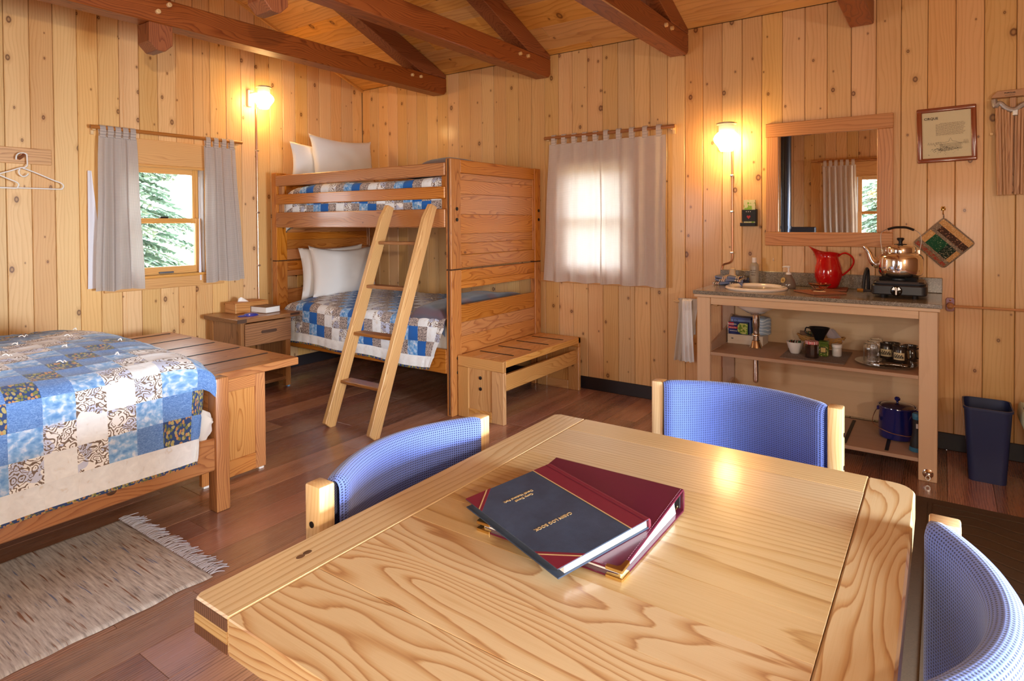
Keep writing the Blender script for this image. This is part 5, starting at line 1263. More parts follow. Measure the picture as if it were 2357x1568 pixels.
bm = BM(); lathe(bm, [(0, .100), (.018, .101), (.019, .109)], (-.168, -4.024, SZ+.0625), 20); put('core', bm, plain('core_grey', S(150, 140, 130), .8), rl, smooth=True)  # grey-brown disc closing the core
# placemat
MATM = NT('woven_mat'); _c = MATM.n('TexCoord').outputs['Object']
MATM.set(col=MATM.mix(MATM.noise(MATM.vm('MULTIPLY', _c, (30, 260, 1)), 1, 3), S(84, 72, 66), S(176, 160, 148)), rough=.8); MATM.bump(MATM.noise(MATM.vm('MULTIPLY', _c, (60, 400, 1)), 1, 2), .5, .001); MATM = MATM.m
bm = BM(); cube(bm, (-.535, -4.545, SZ), (-.16, -4.205, SZ+.003), .001); tag(put('placemat', bm, MATM, loc=(-.35, -4.375, SZ)), 'grey brown woven placemat on the middle shelf', 'placemat')
MZ = SZ+.0032
bw = thing('tea_bowl', 'small white bowl filled with tea packets', 'bowl', (-.37, -4.262, MZ))
bm = BM(); lathe(bm, [(0, 0), (.024, 0), (.027, .004), (.038, .030), (.047, .062), (.049, .070), (.046, .070), (.036, .035), (.024, .008), (0, .007)], (-.37, -4.262, MZ), 8 if False else 28); put('bowl', bm, CERAM if False else WHITEP, bw, smooth=True, ang=60)
TEAC = [plain('tea_green', S(60, 110, 80), .6), plain('tea_white', S(230, 224, 210), .6), plain('tea_brown', S(110, 70, 50), .6), plain('tea_red', S(160, 60, 50), .6)]
for i in range(9):
    o = box('tea_packet', (-.002, -.019, 0), (.001, .019, .052), TEAC[i % 4], None, 0); o.location = (-.370+.003*math.cos(i), -4.290+.007*i, MZ+.024); o.rotation_euler = (R_.uniform(-.1, .1), R_.uniform(-.15, .15), math.radians(R_.uniform(-15, 15)+90)); tag(o, ['green', 'white', 'brown', 'red'][i % 4]+' paper tea packet standing among others in the white bowl', 'tea packet', ['green', 'white', 'brown', 'red'][i % 4]+' tea packets in the white bowl')
jr = thing('jam_jar', 'dark faceted jam jar with red gingham lid at the front of the placemat', 'jar', (-.45, -4.366, MZ))
bm = BM(); lathe(bm, [(0, 0), (.033, 0), (.037, .004), (.037, .070), (.033, .080), (0, .080)], (-.45, -4.366, MZ), 12); put('glass', bm, plain('dark_jam', S(48, 30, 24), .1, coat=.8), jr)
GING = NT('gingham'); _c = GING.n('TexCoord').outputs['Object']; _a, _b, _d = GING.xyz(_c)[:3]
_f = lambda q: GING.math('LESS_THAN', GING.math('FRACT', GING.math('MULTIPLY', q, 110)), .5)
GING.set(col=GING.mix(GING.math('MULTIPLY', GING.math('ADD', _f(_a), _f(_b)), .5), S(236, 224, 220), S(196, 30, 44)), rough=.3); GING = GING.m
bm = BM(); lathe(bm, [(.033, .081), (.036, .081), (.037, .094), (.035, .098), (0, .099)], (-.45, -4.366, MZ), 28); put('lid', bm, GING, jr, smooth=True, ang=50)
tn = thing('tea_tin', 'small green printed tin between jam jar and white jar', 'tin', (-.36, -4.418, MZ))
box('body', (-.385, -4.442, MZ), (-.335, -4.392, MZ+.074), clothm('tin_print', S(96, 122, 44), S(220, 206, 140), 70, .60), tn, .004); box('lid', (-.387, -4.444, MZ+.0745), (-.333, -4.390, MZ+.088), plain('tin_green', S(92, 120, 48), .3), tn, .004)
box('picture', (-.3856, -4.430, MZ+.025), (-.3849, -4.404, MZ+.052), plain('tin_cream', S(226, 200, 130), .5), tn, 0); box('picture_frame', (-.3853, -4.434, MZ+.021), (-.3848, -4.400, MZ+.056), plain('tin_dark', S(50, 56, 36), .5), tn, 0)
wj = thing('sugar_jar', 'small white jar with ribbed lid at the right of the placemat', 'jar', (-.33, -4.482, MZ))
bm = BM(); lathe(bm, [(0, 0), (.022, 0), (.026, .004), (.026, .046), (.022, .052), (0, .052)], (-.33, -4.482, MZ), 28); put('body', bm, plain('jar_white', S(222, 216, 208), .25), wj, smooth=True, ang=50)
bm = BM(); lathe(bm, [(.024, .0525), (.028, .053), (.028, .068), (.026, .071), (0, .071)], (-.33, -4.482, MZ), 32); put('lid', bm, WHITEP, wj, smooth=True, ang=50)
# wicker basket
bk_ = thing('wicker_basket', 'oval wicker basket at the back of the middle shelf', 'basket', (-.115, -4.365, SZ))
WICK = wood('wicker', S(206, 156, 92), S(184, 130, 70), S(130, 82, 40), ring=400, rough=.6, tone=.12)
def ell(a, k, z): return (-.115+.052*k*math.cos(a), -4.365+.135*k*math.sin(a), z)
for j in range(8):
    k = .70+.30*j/7; z = SZ+.006+j*.0088+.006
    bm = BM(); tube(bm, [(lambda p: (p[0], p[1], p[2]+.0022*math.sin(12*a+j*math.pi)))(ell(a+0, k, z+.005*math.cos(2*a+math.pi)*j/8)) for a in [2*math.pi*i/48 for i in range(48)]], .0048, 6, closed=True); put('weave', bm, WICK('Y'), bk_, smooth=True)
bm = BM(); prism(bm, [(ell(a, .7, 0)[0], ell(a, .7, 0)[1]) for a in [2*math.pi*i/24 for i in range(24)]], 'z', SZ, SZ+.007); put('base', bm, WICK('Y'), bk_)
PLAS = plain('plastic_wrap', S(190, 178, 186), .2, coat=.6); 
for i in range(7):
    o = box('cutlery_packet', (-.0015, -.016, 0), (.0015, .016, .085), PLAS, None, .0005); o.location = (-.12+R_.uniform(-.012, .012), -4.435-.008*i, SZ+.05); o.rotation_euler = (math.radians(-28-2*i), 0, math.radians(R_.uniform(-15, 15))); tag(o, 'clear plastic packet sticking out of the right end of the wicker basket', 'packet', 'plastic packets in the basket')
for i in range(5):
    o = box('snack_packet', (-.003, -.022, 0), (.003, .022, .055), plain('snack_%d' % i, [S(120, 80, 50), S(150, 110, 50), S(90, 90, 40), S(130, 60, 40), S(100, 76, 56)][i], .4), None, .001); o.location = (-.12+R_.uniform(-.01, .01), -4.262-.018*i, SZ+.045); o.rotation_euler = (math.radians(R_.uniform(5, 25)), 0, math.radians(R_.uniform(-30, 30))); tag(o, ['leftmost brown', 'mustard yellow', 'olive green', 'reddish', 'tan brown'][i]+' snack packet in the left end of the wicker basket', 'packet', 'snack packets in the basket')
dp = thing('coffee_dripper', 'black pour-over coffee dripper standing behind the jam jar', 'coffee dripper', (-.235, -4.374, SZ+.060))
DP = plain('black_plastic', S(22, 22, 24), .3)
bm = BM(); lathe(bm, [(.022, 0), (.030, .0), (.030, .004), (.022, .008), (.034, .04), (.056, .082), (.060, .090), (.057, .090), (.052, .082), (.020, .012), (.0, .010)], (-.235, -4.374, SZ+.060), 28, sx=.8); put('cone', bm, DP, dp, smooth=True, ang=50)
bm = BM(); tube(bm, bez([(-.235, -4.322, SZ+.140), (-.235, -4.300, SZ+.142), (-.235, -4.296, SZ+.115), (-.235, -4.318, SZ+.100), (-.235, -4.334, SZ+.098)], 4), .004, 8); put('handle', bm, DP, dp, smooth=True)
bm = BM(); lathe(bm, [(0, 0), (.040, 0), (.040, .058), (0, .0595)], (-.235, -4.374, SZ+.0), 24, sx=.8); tag(put('coffee_tin', bm, DP, smooth=True, ang=50, loc=(-.235, -4.374, SZ)), 'black canister under the coffee dripper', 'tin')

# glass plate, tumblers, mugs, cutlery
pt = BM(); lathe(pt, [(0, 0), (.085, 0), (.105, .003), (.150, .012), (.152, .014), (.148, .0145), (.104, .0055), (.085, .003), (0, .003)], (-.40, -4.735, SZ), 48, sy=1.0)
tag(put('glass_plate', pt, plain('clear_plate', S(196, 176, 150), .08, coat=.6, trans=.7), smooth=True, ang=60, loc=(-.40, -4.735, SZ)), 'clear glass plate carrying tumblers, mugs and cutlery', 'plate')
GZ = SZ+.016
def tumbler(x, y, z, lab):
    bm = BM(); lathe(bm, [(.034, 0), (.0345, .0), (.0355, .060), (.033, .098), (.030, .104), (0, .105), (0, .100), (.028, .099), (.0310, .092), (.0335, .060), (.0325, .0), (.034, 0)], (x, y, z), 14); bmesh.ops.remove_doubles(bm, verts=bm.verts, dist=1e-6)
    o = put('tumbler', bm, GLASS, smooth=True, ang=20, loc=(x, y, z)); return tag(o, lab, 'glass', 'upside-down glass tumblers')
tumbler(-.44, -4.664, GZ, 'upside-down clear tumbler nearest the shelf edge'); tumbler(-.36, -4.672, GZ, 'upside-down clear tumbler in the middle of the row of three'); tumbler(-.28, -4.680, GZ, 'upside-down clear tumbler at the back of the row of three')
MUGM = plain('brown_stoneware', S(52, 42, 36), .18, coat=.6); MUGL = plain('mug_label', S(216, 196, 150), .4)
def mug(x, y, z, lab, face, hand):
    t = thing('mug', lab, 'mug', (x, y, z), rz=math.radians(face), group='brown stoneware mugs')
    bm = BM(); lathe(bm, [(0, 0), (.034, 0), (.038, .004), (.0415, .025), (.041, .050), (.036, .070), (.036, .082), (.0395, .090), (.0365, .090), (.033, .080), (.034, .068), (.038, .048), (.037, .025), (0, .008)], (0, 0, 0), 32); bd = put('body', bm, MUGM, t, world=False, smooth=True, ang=60)
    bm = BM()
    h = math.radians(hand)
    P = [(.037, .074), (.052, .080), (.066, .068), (.068, .046), (.056, .028), (.040, .022)]
    tube(bm, bez([(r*math.cos(h), r*math.sin(h), zz) for r, zz in P], 4), .0055, 8, flat=(1.3, .8)); put('handle', bm, MUGM, t, world=False, smooth=True)
    def f(u, v):
        a = math.pi+(u-.5)*1.30; r = .0425; e = 1
        return (r*math.cos(a), r*math.sin(a), .018+.040*v)
    bm = BM(); grid(bm, f, 10, 4); lb_ = put('label', bm, MUGL, t, world=False, smooth=True)
    bm = BM()
    for k in range(12):
        a = math.pi-.5+k*.085; zz = .040+.006*math.sin(k*2.1); 
        cube(bm, (-.0008, -.002, 0), (.0008, .002, .004+.005*abs(math.sin(k*1.3))), mtx=Matrix.Translation((.0430*math.cos(a), .0430*math.sin(a), zz-.004)) @ Matrix.Rotation(a, 4, 'Z'))
    for k in range(16):
        a = math.pi-.55+k*.072
        for zz in (.0335, .027): cube(bm, (-.0006, -.0014, 0), (.0006, .0014, .0032), mtx=Matrix.Translation((.0430*math.cos(a), .0430*math.sin(a), zz)) @ Matrix.Rotation(a, 4, 'Z'))
    put('label_print', bm, INK, lb_, world=False); return t
mug(-.37, -4.803, GZ, 'brown mug with cream label and handle showing, nearest the right leg', -10, -110)
mug(-.30, -4.735, GZ, 'brown mug with cream label just left of the front labelled mug', -5, 30)
mug(-.19, -4.757, SZ, 'brown mug without visible label at the back left of the mugs', 170, 20)
mug(-.225, -4.842, SZ, 'brown mug at the back right whose handle points at the stand leg', 160, 80)
def cutlery(kind, x, y, rz, lab, z, tilt=0):
    t = thing(kind, lab, kind, (x, y, z), rot=(0, math.radians(tilt), math.radians(rz)), group='stainless cutlery on the glass plate')
    bm = BM(); tube(bm, [(0, 0, 0), (.06, 0, .004), (.11, 0, .002)], [.006, .0035, .003], 8, flat=(1, .4)); put('handle', bm, CHROME, t, world=False, smooth=True)
    if kind == 'spoon':
        bm = BM(); lathe(bm, [(0, -.006), (.014, -.003), (.018, .001), (.017, .0015), (.012, -.001), (0, -.004)], (.130, 0, .004), 18, sx=1.35); put('bowl', bm, CHROME, t, world=False, smooth=True)
    else:
        box('neck', (.108, -.010, .0005), (.128, .010, .003), CHROME, t, .0008, world=False)
        for k in range(4): box('tine', (.126, -.0095+k*.0055, .0008), (.168, -.0070+k*.0055, .0026), CHROME, t, .0005, world=False)
cutlery('fork', -.505, -4.84, 92, 'steel fork lying at the front of the glass plate', SZ+.020)
cutlery('spoon', -.490, -4.83, 97, 'steel spoon lying behind the front fork', SZ+.021)
cutlery('fork', -.475, -4.825, 90, 'steel fork lying closest to the mugs', SZ+.022)
cutlery('spoon', -.515, -4.70, -84, 'steel spoon pointing right on the glass plate', SZ+.023)

# bottom shelf
BZ = .1135
po = thing('stock_pot', 'blue enamel pot with lid and wire bail on the bottom shelf', 'pot', (-.30, -4.785, BZ))
NAVY = plain('blue_enamel', S(24, 34, 110), .1, coat=.8)
bm = BM(); lathe(bm, [(0, 0), (.078, 0), (.088, .006), (.092, .020), (.092, .172), (.097, .178), (.096, .182), (.088, .181), (.087, .172), (.087, .02), (0, .008)], (-.30, -4.785, BZ), 48); put('pot', bm, NAVY, po, smooth=True, ang=40)
bm = BM(); lathe(bm, [(.086, .176), (.080, .186), (.050, .196), (0, .200)], (-.30, -4.785, BZ), 48); ldd = put('lid', bm, plain('lid_enamel', S(56, 44, 60), .12, coat=.8), po, smooth=True, ang=60)
bm = BM(); lathe(bm, [(.006, .198), (.006, .208), (.014, .214), (.015, .224), (.008, .232), (0, .233)], (-.30, -4.785, BZ), 20, sy=1); put('lid_knob', bm, NAVY, po, smooth=True)
for s in (-1, 1): box('lug', (-.308, -4.785+s*.094-.006, BZ+.145), (-.292, -4.785+s*.094+.006, BZ+.168), NAVY, po, .002)
bm = BM(); tube(bm, bez([(-.30, -4.688, BZ+.156), (-.33, -4.672, BZ+.12), (-.352, -4.668, BZ+.083), (-.385, -4.700, BZ+.066), (-.402, -4.75, BZ+.052), (-.405, -4.80, BZ+.046), (-.398, -4.86, BZ+.050), (-.36, -4.892, BZ+.10), (-.30, -4.882, BZ+.156)], 5), .0022, 8); put('bail', bm, COPPER, po, smooth=True)
fl = thing('flashlight', 'black and blue flashlight standing on its head beside the pot, half hidden by the leg', 'flashlight', (-.48, -4.885, BZ))
FB = plain('flashlight_rubber', S(34, 34, 38), .5); FBL = plain('flashlight_blue', S(60, 124, 158), .4)
for nm, m_, pr_ in (('lens_ring', FBL, [(0, 0), (.036, 0), (.037, .004), (.036, .022), (.034, .0225)]), ('body', FB, [(.034, .0225), (.031, .055), (.022, .095), (.021, .165), (.0215, .17)]), ('tail_cap', FBL, [(.0215, .17), (.023, .173), (.024, .195), (.020, .202), (0, .203)])):
    bm = BM(); lathe(bm, pr_, (-.48, -4.885, BZ), 24); put(nm, bm, m_, fl, smooth=True, ang=40)
box('switch', (-.5045, -4.890, BZ+.125), (-.498, -4.880, BZ+.15), WHITEP, fl, .001)

# ------------------------------------------------------------------ waste bins
def bin_(x0, x1, y0, y1, h, tp, m, lab, name='waste_bin'):
    t = thing(name, lab, 'bin', ((x0+x1)/2, (y0+y1)/2, 0)); bm = BM()
    A = rect_round(x0, y0, x1, y1, (.035,)*4, 6)
    cx, cy = (x0+x1)/2, (y0+y1)/2
    def ring(k, z, ins=0): return [bm.verts.new((cx+(p[0]-cx)*(k-ins), cy+(p[1]-cy)*(k-ins*.9), z)) for p in A]
    R = [ring(tp, 0.0), ring(1, h), ring(1.045, h+.003), ring(1.045, h-.008), ] 
    rings = [ring(tp, 0), ring(.985, h-.012), ring(1.04, h-.012), ring(1.04, h), ring(.975, h), ring(.97, h-.012), ring(tp-.03, .006)]
    for a in R:
        for v in a: bm.verts.remove(v)
    for a, b_ in zip(rings[:-1], rings[1:]):
        n = len(a)
        for i in range(n): bm.faces.new((a[i], a[(i+1) % n], b_[(i+1) % n], b_[i]))
    bm.faces.new(rings[0][::-1]); bm.faces.new(rings[-1]); bmesh.ops.recalc_face_normals(bm, faces=bm.faces)
    put('tub', bm, m, t, smooth=True, ang=40); return t
BINB = plain('navy_plastic', S(40, 48, 84), .42)
b1 = bin_(-.475, -.235, -5.285, -5.085, .385, .78, BINB, 'dark blue plastic waste bin with white lettering beside the sink stand')
mtx_ = frame(Vector((-.372, -5.0895, .235))-ORG[b1], (0, -.06, -1), (-1, 0, 0))
text('lettering', 'RECYCLE', .085, WHITEP, b1, frame(Vector((-.330, -5.092, .225))-ORG[b1], (0, -.12, -1), (1, 0, 0)), space=1.0)
b2 = bin_(-.46, -.20, -5.62, -5.34, .36, .78, plain('brown_plastic', S(70, 50, 42), .5), 'brown waste bin with pale liner cut off by the right picture edge')
bm = BM(); A = rect_round(-.475, -5.635, -.185, -5.325, (.05,)*4, 6); n = len(A)
rs = []
for k, z in ((1.0, .30), (1.06, .33), (1.03, .37), (.96, .385), (.90, .36), (.86, .22)):
    rs.append([bm.verts.new((-.33+(p[0]+.33)*k, -5.48+(p[1]+5.48)*k, z+.008*math.sin(i*2.3+k*9))) for i, p in enumerate(A)])
for a, b_ in zip(rs[:-1], rs[1:]):
    for i in range(n): bm.faces.new((a[i], a[(i+1) % n], b_[(i+1) % n], b_[i]))
put('bin_liner', bm, plain('pale_liner', S(200, 206, 176), .4), b2, smooth=True, ang=60)

# ------------------------------------------------------------------ nightstand things
NZ = .6125
tb_ = thing('tissue_box', 'pale wooden tissue box cover with a tissue peeking out', 'tissue box', (-1.45, -.19, NZ))
TBW = wood('tissue_box_wood', S(208, 150, 94), S(188, 128, 74), S(150, 94, 50), ring=50, rough=.5, tone=.02)
for lo, hi in (((-1.60, -.27, NZ), (-1.30, -.262, NZ+.078)), ((-1.60, -.118, NZ), (-1.30, -.11, NZ+.078)), ((-1.6, -.262, NZ), (-1.592, -.118, NZ+.078)), ((-1.308, -.262, NZ), (-1.30, -.118, NZ+.078)), ((-1.6, -.27, NZ+.0785), (-1.30, -.11, NZ+.085))): box('board', lo, hi, TBW, tb_, .001)
for k in range(7): box('finger_joint', (-1.6015, -.271, NZ+.006+k*.011), (-1.594, -.2695, NZ+.0115+k*.011), CHAIRW('X'), tb_, 0)
bm = BM(); grid(bm, lambda u, v: (-1.49+.09*(u-.5)*(1-.5*v), -.19+.03*math.sin(u*5)*(1-v)+.02*v, NZ+.082+.040*v*(1-.5*abs(u-.5))), 10, 6); put('tissue', bm, WHITEP, tb_, smooth=True)
bkk = thing('book', 'thick closed book with brown cover lying on the nightstand', 'book', (-1.385, -.36, NZ), rz=math.radians(6))
COVB = plain('brown_cover', S(128, 96, 72), .5); PG = plain('page_edges', S(238, 234, 230), .8)
box('pages', (-.068, -.088, .004), (.070, .094, .048), PG, bkk, .001, world=False); box('cover', (-.074, -.094, 0), (.076, .100, .004), COVB, bkk, .001, world=False); box('cover', (-.074, -.094, .0485), (.076, .100, .0525), COVB, bkk, .001, world=False); box('spine', (-.074, .0945, .004), (.076, .100, .0485), COVB, bkk, .001, world=False)
box('title_mark', (-.002, -.02, .0525), (.004, .02, .0529), plain('gilt', S(212, 176, 120), .4), bkk, 0, world=False)
po_ = thing('pouch', 'small shiny blue pouch lying at the left of the nightstand top', 'pouch', (-1.585, -.44, NZ))
BSH = plain('blue_vinyl', S(50, 66, 168), .18, coat=.6)
bm = BM(); lathe(bm, [(0, 0), (.050, .0), (.058, .006), (.045, .016), (.02, .021), (0, .022)], (0, 0, 0), 20, sx=1.1, sy=.85, mtx=Matrix.Translation((-1.57, -.44, NZ)) @ Matrix.Rotation(.12, 4, 'X')); put('pouch', bm, BSH, po_, smooth=True)
bm = BM(); lathe(bm, [(0, 0), (.030, .0), (.036, .004), (.02, .010), (0, .011)], (-1.635, -.425, NZ), 14, sx=1.2, sy=.7); put('flap', bm, BSH, po_, smooth=True)

# ------------------------------------------------------------------ binder and log book on the table
MAROON = plain('maroon_leather', S(92, 24, 48), .28, coat=.35, var=.12, scale=14)
MAROON2 = plain('maroon_cloth', S(110, 26, 44), .45, var=.08, scale=60)
NAVYL = NT('navy_leather'); _c = NAVYL.n('TexCoord').outputs['Object']
NAVYL.set(col=NAVYL.mix(NAVYL.noise(_c, 16, 4, .7), S(26, 32, 46), S(66, 80, 104)), rough=.5); NAVYL.bump(NAVYL.noise(_c, 700, 2), .4, .0006); NAVYL = NAVYL.m
GOLDP = plain('gold_print', S(206, 172, 122), .4, .3)
bi = thing('ring_binder', 'maroon leather ring binder with brass corners lying under the log book', 'binder', (-3.31, -4.405, TZ))
bx0, bx1, by0, by1 = -3.462, -3.158, -4.557, -4.252
def slopez(x, a=.018, b_=.047): return a+(b_-a)*(x-bx0)/(bx1-bx0)
bm = BM(); prism(bm, [(bx0, 0.0005), (bx1-.004, .0005), (bx1-.004, .004), (bx0, .004)], 'y', by0, by1, b=.001); bmesh.ops.translate(bm, verts=bm.verts, vec=(0, 0, TZ)); put('back_cover', bm, MAROON, bi)
bm = BM(); prism(bm, [(bx0, TZ+.0145), (bx1-.006, TZ+.0445), (bx1-.006, TZ+.0485), (bx0, TZ+.0185)], 'y', by0, by1, b=.001); put('front_cover', bm, MAROON, bi)
bm = BM(); prism(bm, [(bx1-.0055, TZ+.001), (bx1, TZ+.010), (bx1, TZ+.040), (bx1-.0055, TZ+.048)], 'y', by0, by1, b=.001); put('spine', bm, MAROON, bi)
bm = BM(); prism(bm, [(bx0+.012, TZ+.0045), (bx1-.030, TZ+.0045), (bx1-.040, TZ+.030), (bx0+.012, TZ+.0142)], 'y', by0+.008, by1-.008); put('pages', bm, PG, bi)
for yy in (by0+.012, by0+.15, by1-.03):
    bm = BM(); tube(bm, [(bx1-.020+.012*math.cos(a*math.pi/8), yy, TZ+.023+.015*math.sin(a*math.pi/8)) for a in range(16)], .0016, 6, closed=True); put('ring', bm, BRASS, bi, smooth=True)
box('ring_plate', (bx1-.012, by0+.006, TZ+.008), (bx1-.007, by1-.006, TZ+.038), plain('ring_plate', S(60, 60, 64), .3, .6), bi, .001)
for y_, sy in ((by0, 1), (by1, -1)):
    for zz, sl in ((.0005, 0), (.0145, 1)):
        k = (.030)/(bx1-bx0)*sl
        P = [(bx0-.0015, y_-sy*.0015), (bx0+.030, y_-sy*.0015), (bx0+.030, y_+sy*.006), (bx0+.012, y_+sy*.008), (bx0+.008, y_+sy*.012), (bx0+.006, y_+sy*.030), (bx0-.0015, y_+sy*.030)]
        bm = BM(); prism(bm, P, 'z', 0, .0062, b=.0008)
        for v in bm.verts: v.co.z += TZ+zz-.0008+max(0, (v.co.x-bx0))*k/.030*.030/.030*.0 + (v.co.x-bx0)*(.030/(bx1-bx0))*sl
        put('brass_corner', bm, BRASS, bi)
ST = plain('stitching', S(150, 100, 120), .6)
bm = BM()
yy = by0+.030
while yy < by1-.03: cube(bm, (bx0+.0045, yy, TZ+.0188), (bx0+.0053, yy+.004, TZ+.0193)); yy += .0065
xx = bx0+.03
while xx < bx1-.012: z = TZ+.0185+(xx-bx0)*(.030/(bx1-bx0-.006)); cube(bm, (xx, by0+.0045, z), (xx+.004, by0+.0053, z+.0007)); xx += .0065
put('stitching', bm, ST, bi, kind='stuff')
# log book : local x = text direction, y = text up
lk = thing('log_book', 'navy log book with maroon spine and corners on top of the binder', 'book', (-3.381, -4.376, .7765))
_a = math.radians(160.5); _R = Matrix.Rotation(_a, 4, 'Z'); _T = Matrix.Rotation(-math.atan(.100), 4, 'Y')
lk.matrix_world = Matrix.Translation((-3.381, -4.376, .7765)) @ _T @ _R
w, h = .110, .1455
box('pages', (-w+.004, -h+.004, .0025), (w-.016, h-.003, .0165), PG, lk, .0005, world=False)
box('back_cover', (-w, -h, 0), (w, h, .0024), NAVYL, lk, .0008, world=False); box('front_cover', (-w+.001, -h, .0166), (w, h, .0190), NAVYL, lk, .0008, world=False)
bm = BM()
prism(bm, [(-w-.001, -.0002), (-w+.004, -.0006), (-w+.004, .0002), (-w+.001, .003), (-w+.001, .0165), (-w+.004, .0188), (-w+.004, .0196), (-w-.001, .0192), (-w-.0045, .0150), (-w-.0045, .004)], 'y', -h, h, b=.0004); put('spine', bm, MAROON2, lk, world=False)
box('spine_cloth', (-w+.004, -h, .0190), (-w+.046, h, .0194), MAROON2, lk, 0, world=False); box('hinge_groove', (-w+.010, -h, .0194), (-w+.012, h, .0197), MAROON, lk, 0, world=False)
box('gold_line', (-w+.046, -h, .0190), (-w+.0485, h, .0195), GOLDP, lk, 0, world=False)
for sy in (-1, 1):
    bm = BM(); prism(bm, [(w, sy*h), (w-.062, sy*h), (w, sy*(h-.062))][::sy], 'z', .0190, .0194); put('corner_cloth', bm, MAROON2, lk, world=False)
    bm = BM(); prism(bm, [(w-.0500, sy*h), (w-.0535, sy*h), (w, sy*(h-.0535)), (w, sy*(h-.0500))][::sy], 'z', .0190, .0197); put('gold_line', bm, GOLDP, lk, world=False)
text('cover_print', 'CABIN LOG BOOK', .0105, GOLDP, lk, Matrix.Translation((.028, .035, .0191)), bold=True)
text('cover_print', 'Camp Denali', .0085, GOLDP, lk, Matrix.Translation((.018, -.070, .0191)), bold=True)
text('cover_print', 'Denali National Park', .0085, GOLDP, lk, Matrix.Translation((.024, -.081, .0191)), bold=True)

# ------------------------------------------------------------------ rugs
rg = thing('rag_rug', 'woven grey and tan rag rug with white fringe beside the left bed', 'rug', (-3.9, -2.31, 0))
RUGM = NT('rag_weave'); _c = RUGM.n('TexCoord').outputs['Object']
_p = RUGM.vm('MULTIPLY', _c, (115, 9, 1)); _n = RUGM.noise(_p, 1, 3, .6); _p2 = RUGM.vm('MULTIPLY', _c, (85, 5, 1)); _n2 = RUGM.noise(_p2, 1, 2, .5)
_col = RUGM.ramp(_n, [(.3, S(150, 138, 130)), (.45, S(204, 194, 184)), (.6, S(224, 216, 206)), (.75, S(244, 238, 230))])
_col = RUGM.mix(RUGM.mr(_n2, .62, .70), _col, S(150, 108, 84)); _col = RUGM.mix(RUGM.mr(_n2, .36, .30), _col, S(132, 140, 168))
RUGM.set(col=_col, rough=.95); RUGM.bump(_n, .6, .004); RUGM = RUGM.m
bm = BM()
def rugf(u, v):
    x = -4.75+1.60*u; y = -2.70+.785*v
    ed = .010*noise.noise(Vector((x*9, 3 if v < .5 else 8, 0)))*(1 if v in (0, 1) or v < .03 or v > .97 else .3)
    e = min(1, min(v, 1-v)*60, (1-u)*90+.0)
    return (x+.004*noise.noise(Vector((y*14, 1, 1))), y+ed-.01*u, .0015+.0055*e+.0016*noise.noise(Vector((x*70, y*8, 0)))*e)
grid(bm, rugf, 300, 60); put('weave', bm, RUGM, rg, smooth=True, ang=80)
FR = plain('fringe_cotton', S(196, 192, 202), .9)
bm = BM()
for i in range(62):
    y = -2.70+.785*(i+.5)/62
    for k in range(3):
        a = R_.uniform(-.75, .35)+.2*math.sin(i*.5); l = R_.uniform(.045, .085)
        tube(bm, bez([(-3.152, y+R_.uniform(-.004, .004), .006), (-3.152+l*.5, y+l*.4*math.sin(a), .008+R_.uniform(0, .006)), (-3.152+l*math.cos(a*.7), y+l*math.sin(a), .004)], 3), [.0026, .0026, .0024, .0022, .002, .0016, .0012], 5)
put('fringe', bm, FR, rg, smooth=True, kind='stuff')
fm = thing('floor_mat', 'dark brown carpet mat under the right side of the dining table', 'mat', (-1.6, -5.3, 0))
CARP = plain('brown_carpet', S(84, 66, 48), .95, var=.25, scale=160)
bm = BM(); cube(bm, (-3.4, -6.2, 0), (-.835, -4.885, .008), .003); put('mat', bm, CARP, fm)
box('border_rib', (-3.36, -4.955, .008), (-.90, -4.940, .0115), CARP, fm, .001); box('border_rib', (-.915, -6.16, .008), (-.900, -4.96, .0115), CARP, fm, .001)
bm = BM()
for i in range(26):
    x = -3.30+i*.092
    pts = [(x+.03*math.sin(k*.9), -5.02-.10*k/2, .0095) for k in range(11)]
    tube(bm, bez(pts, 2), .006, 6, flat=(1, .5))
put('raised_pattern', bm, CARP, fm, smooth=True, kind='stuff')

# ------------------------------------------------------------------ wood stove seen in the mirror
ws = thing('wood_stove', 'black wood stove and flue pipe seen in the mirror', 'stove', (-4.6, -3.35, 0))
STVB = plain('stove_steel', S(58, 62, 72), .45, .6); STV2 = plain('pipe_steel', S(64, 68, 80), .3, .8)
bm = BM(); lathe(bm, [(.066, 0), (.066, 1.60)], (-4.66, -3.235, 1.27), 28); put('flue_pipe', bm, STV2, ws, smooth=True)
box('heat_shield', (-4.75, -3.60, .35), (-4.66, -3.24, 1.262), STVB, ws, .01); box('firebox', (-4.95, -3.62, .25), (-4.50, -3.08, .82), STVB, ws, .02)
for x in (-4.92, -4.54):
    for y in (-3.58, -3.12): box('leg', (x, y, 0), (x+.04, y+.04, .25), STVB, ws, .004)
box('door', (-4.50, -3.53, .33), (-4.485, -3.17, .74), STVB, ws, .006)
bm = BM(); lathe(bm, [(.075, 0), (.075, .04)], (-4.66, -3.235, 1.235), 28); put('collar', bm, STV2, ws, smooth=True)
bm = BM(); lathe(bm, [(.066, 0), (.066, .45)], (-4.66, -3.235, .82), 28); put('flue_pipe', bm, STV2, ws, smooth=True)

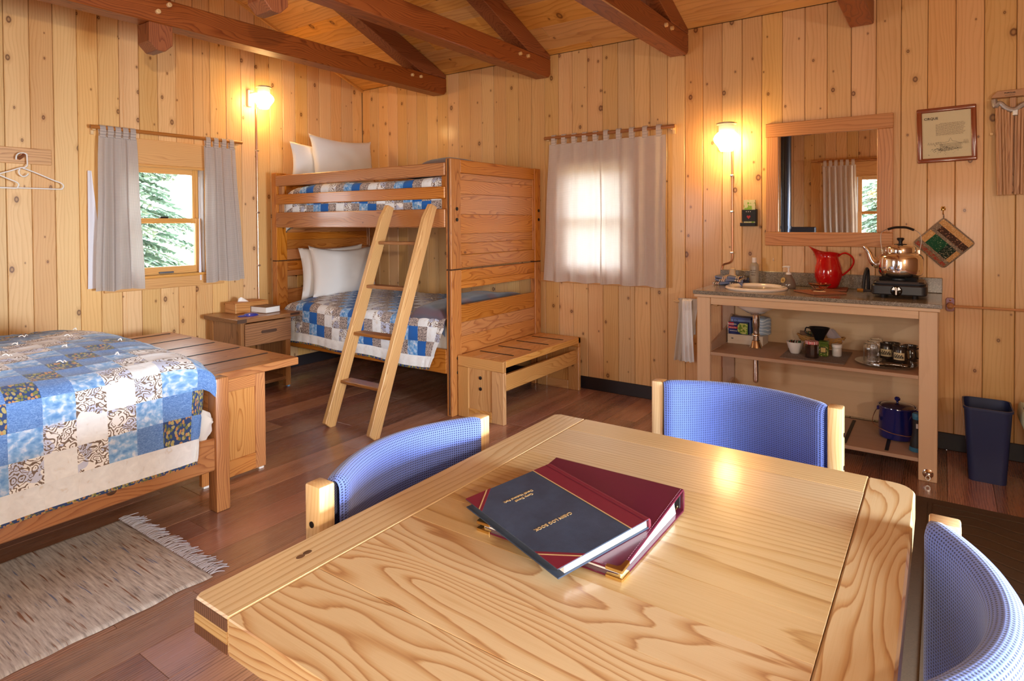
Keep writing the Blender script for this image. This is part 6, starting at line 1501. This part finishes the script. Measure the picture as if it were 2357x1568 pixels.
# ------------------------------------------------------------------ outdoors : ground and spruces
GRS = plain('tundra', S(150, 132, 96), .95, var=.5, scale=2.2)
bm = BM(); prism(bm, [(-60, -60), (60, -60), (60, 60), (-60, 60)], 'z', -.6, -.35); gr = put('ground', bm, GRS, kind='structure')
NEED = NT('spruce_needles'); _o = NEED.n('TexCoord').outputs['Object']
NEED.set(col=NEED.mix(NEED.noise(_o, 1.6, 3), S(110, 146, 128), S(204, 220, 206)), rough=.7)
NEED = NEED.m
BARK = plain('spruce_bark', S(110, 90, 74), .9, var=.3)
def spruce(lab, x, y, h, rad, seed, zbase=-.36):
    rr = random.Random(seed); t = thing('spruce_tree', lab, 'tree', (x, y, zbase)); bm = BM()
    tube(bm, [(x, y, zbase), (x, y, zbase+h*.5), (x, y, zbase+h)], [.13, .08, .01], 8); put('trunk', bm, BARK, t, smooth=True)
    V = []; F = []
    z = zbase+.3
    while z < zbase+h-.1:
        k = 1-(z-zbase)/h; n = 12
        for i in range(n):
            a = rr.uniform(0, 6.283); L = rad*k*rr.uniform(.75, 1.1)+.1; ca, sa = math.cos(a), math.sin(a)
            ns = max(5, int(L/.06))
            for s in range(ns):
                f = (s+1)/ns; cx = x+ca*L*f; cy_ = y+sa*L*f; cz_ = z+.10*f-.28*f*f*L
                for side in (-1, 1):
                    for q in range(2):
                        bl = (.10+.22*(1-f))*rr.uniform(.6, 1.2)*min(1, L); an = a+side*rr.uniform(.6, 1.1); dx, dy = math.cos(an)*bl, math.sin(an)*bl; dz = -bl*rr.uniform(.1, .5)
                        w_ = .018+.012*rr.random(); i0 = len(V)
                        V += [(cx-w_*math.sin(an), cy_+w_*math.cos(an), cz_), (cx+w_*math.sin(an), cy_-w_*math.cos(an), cz_+.01), (cx+dx, cy_+dy, cz_+dz), (cx+dx*.5, cy_+dy*.5, cz_+dz*.5-w_*1.6)]
                        F += [(i0, i0+1, i0+2), (i0, i0+2, i0+3)]
        z += .05
    me = bpy.data.meshes.new('foliage'); me.from_pydata([(a-x, b-y, c-zbase) for a, b, c in V], [], F); me.materials.append(NEED); me.update()
    o = bpy.data.objects.new('foliage', me); COL.objects.link(o); o.parent = t; o['kind'] = 'stuff'
spruce('spruce tree filling most of the left window', -1.72, 3.6, 6.5, 2.0, 3)
spruce('spruce tree outside the window seen in the mirror', -8.6, -5.0, 6.5, 1.9, 5)
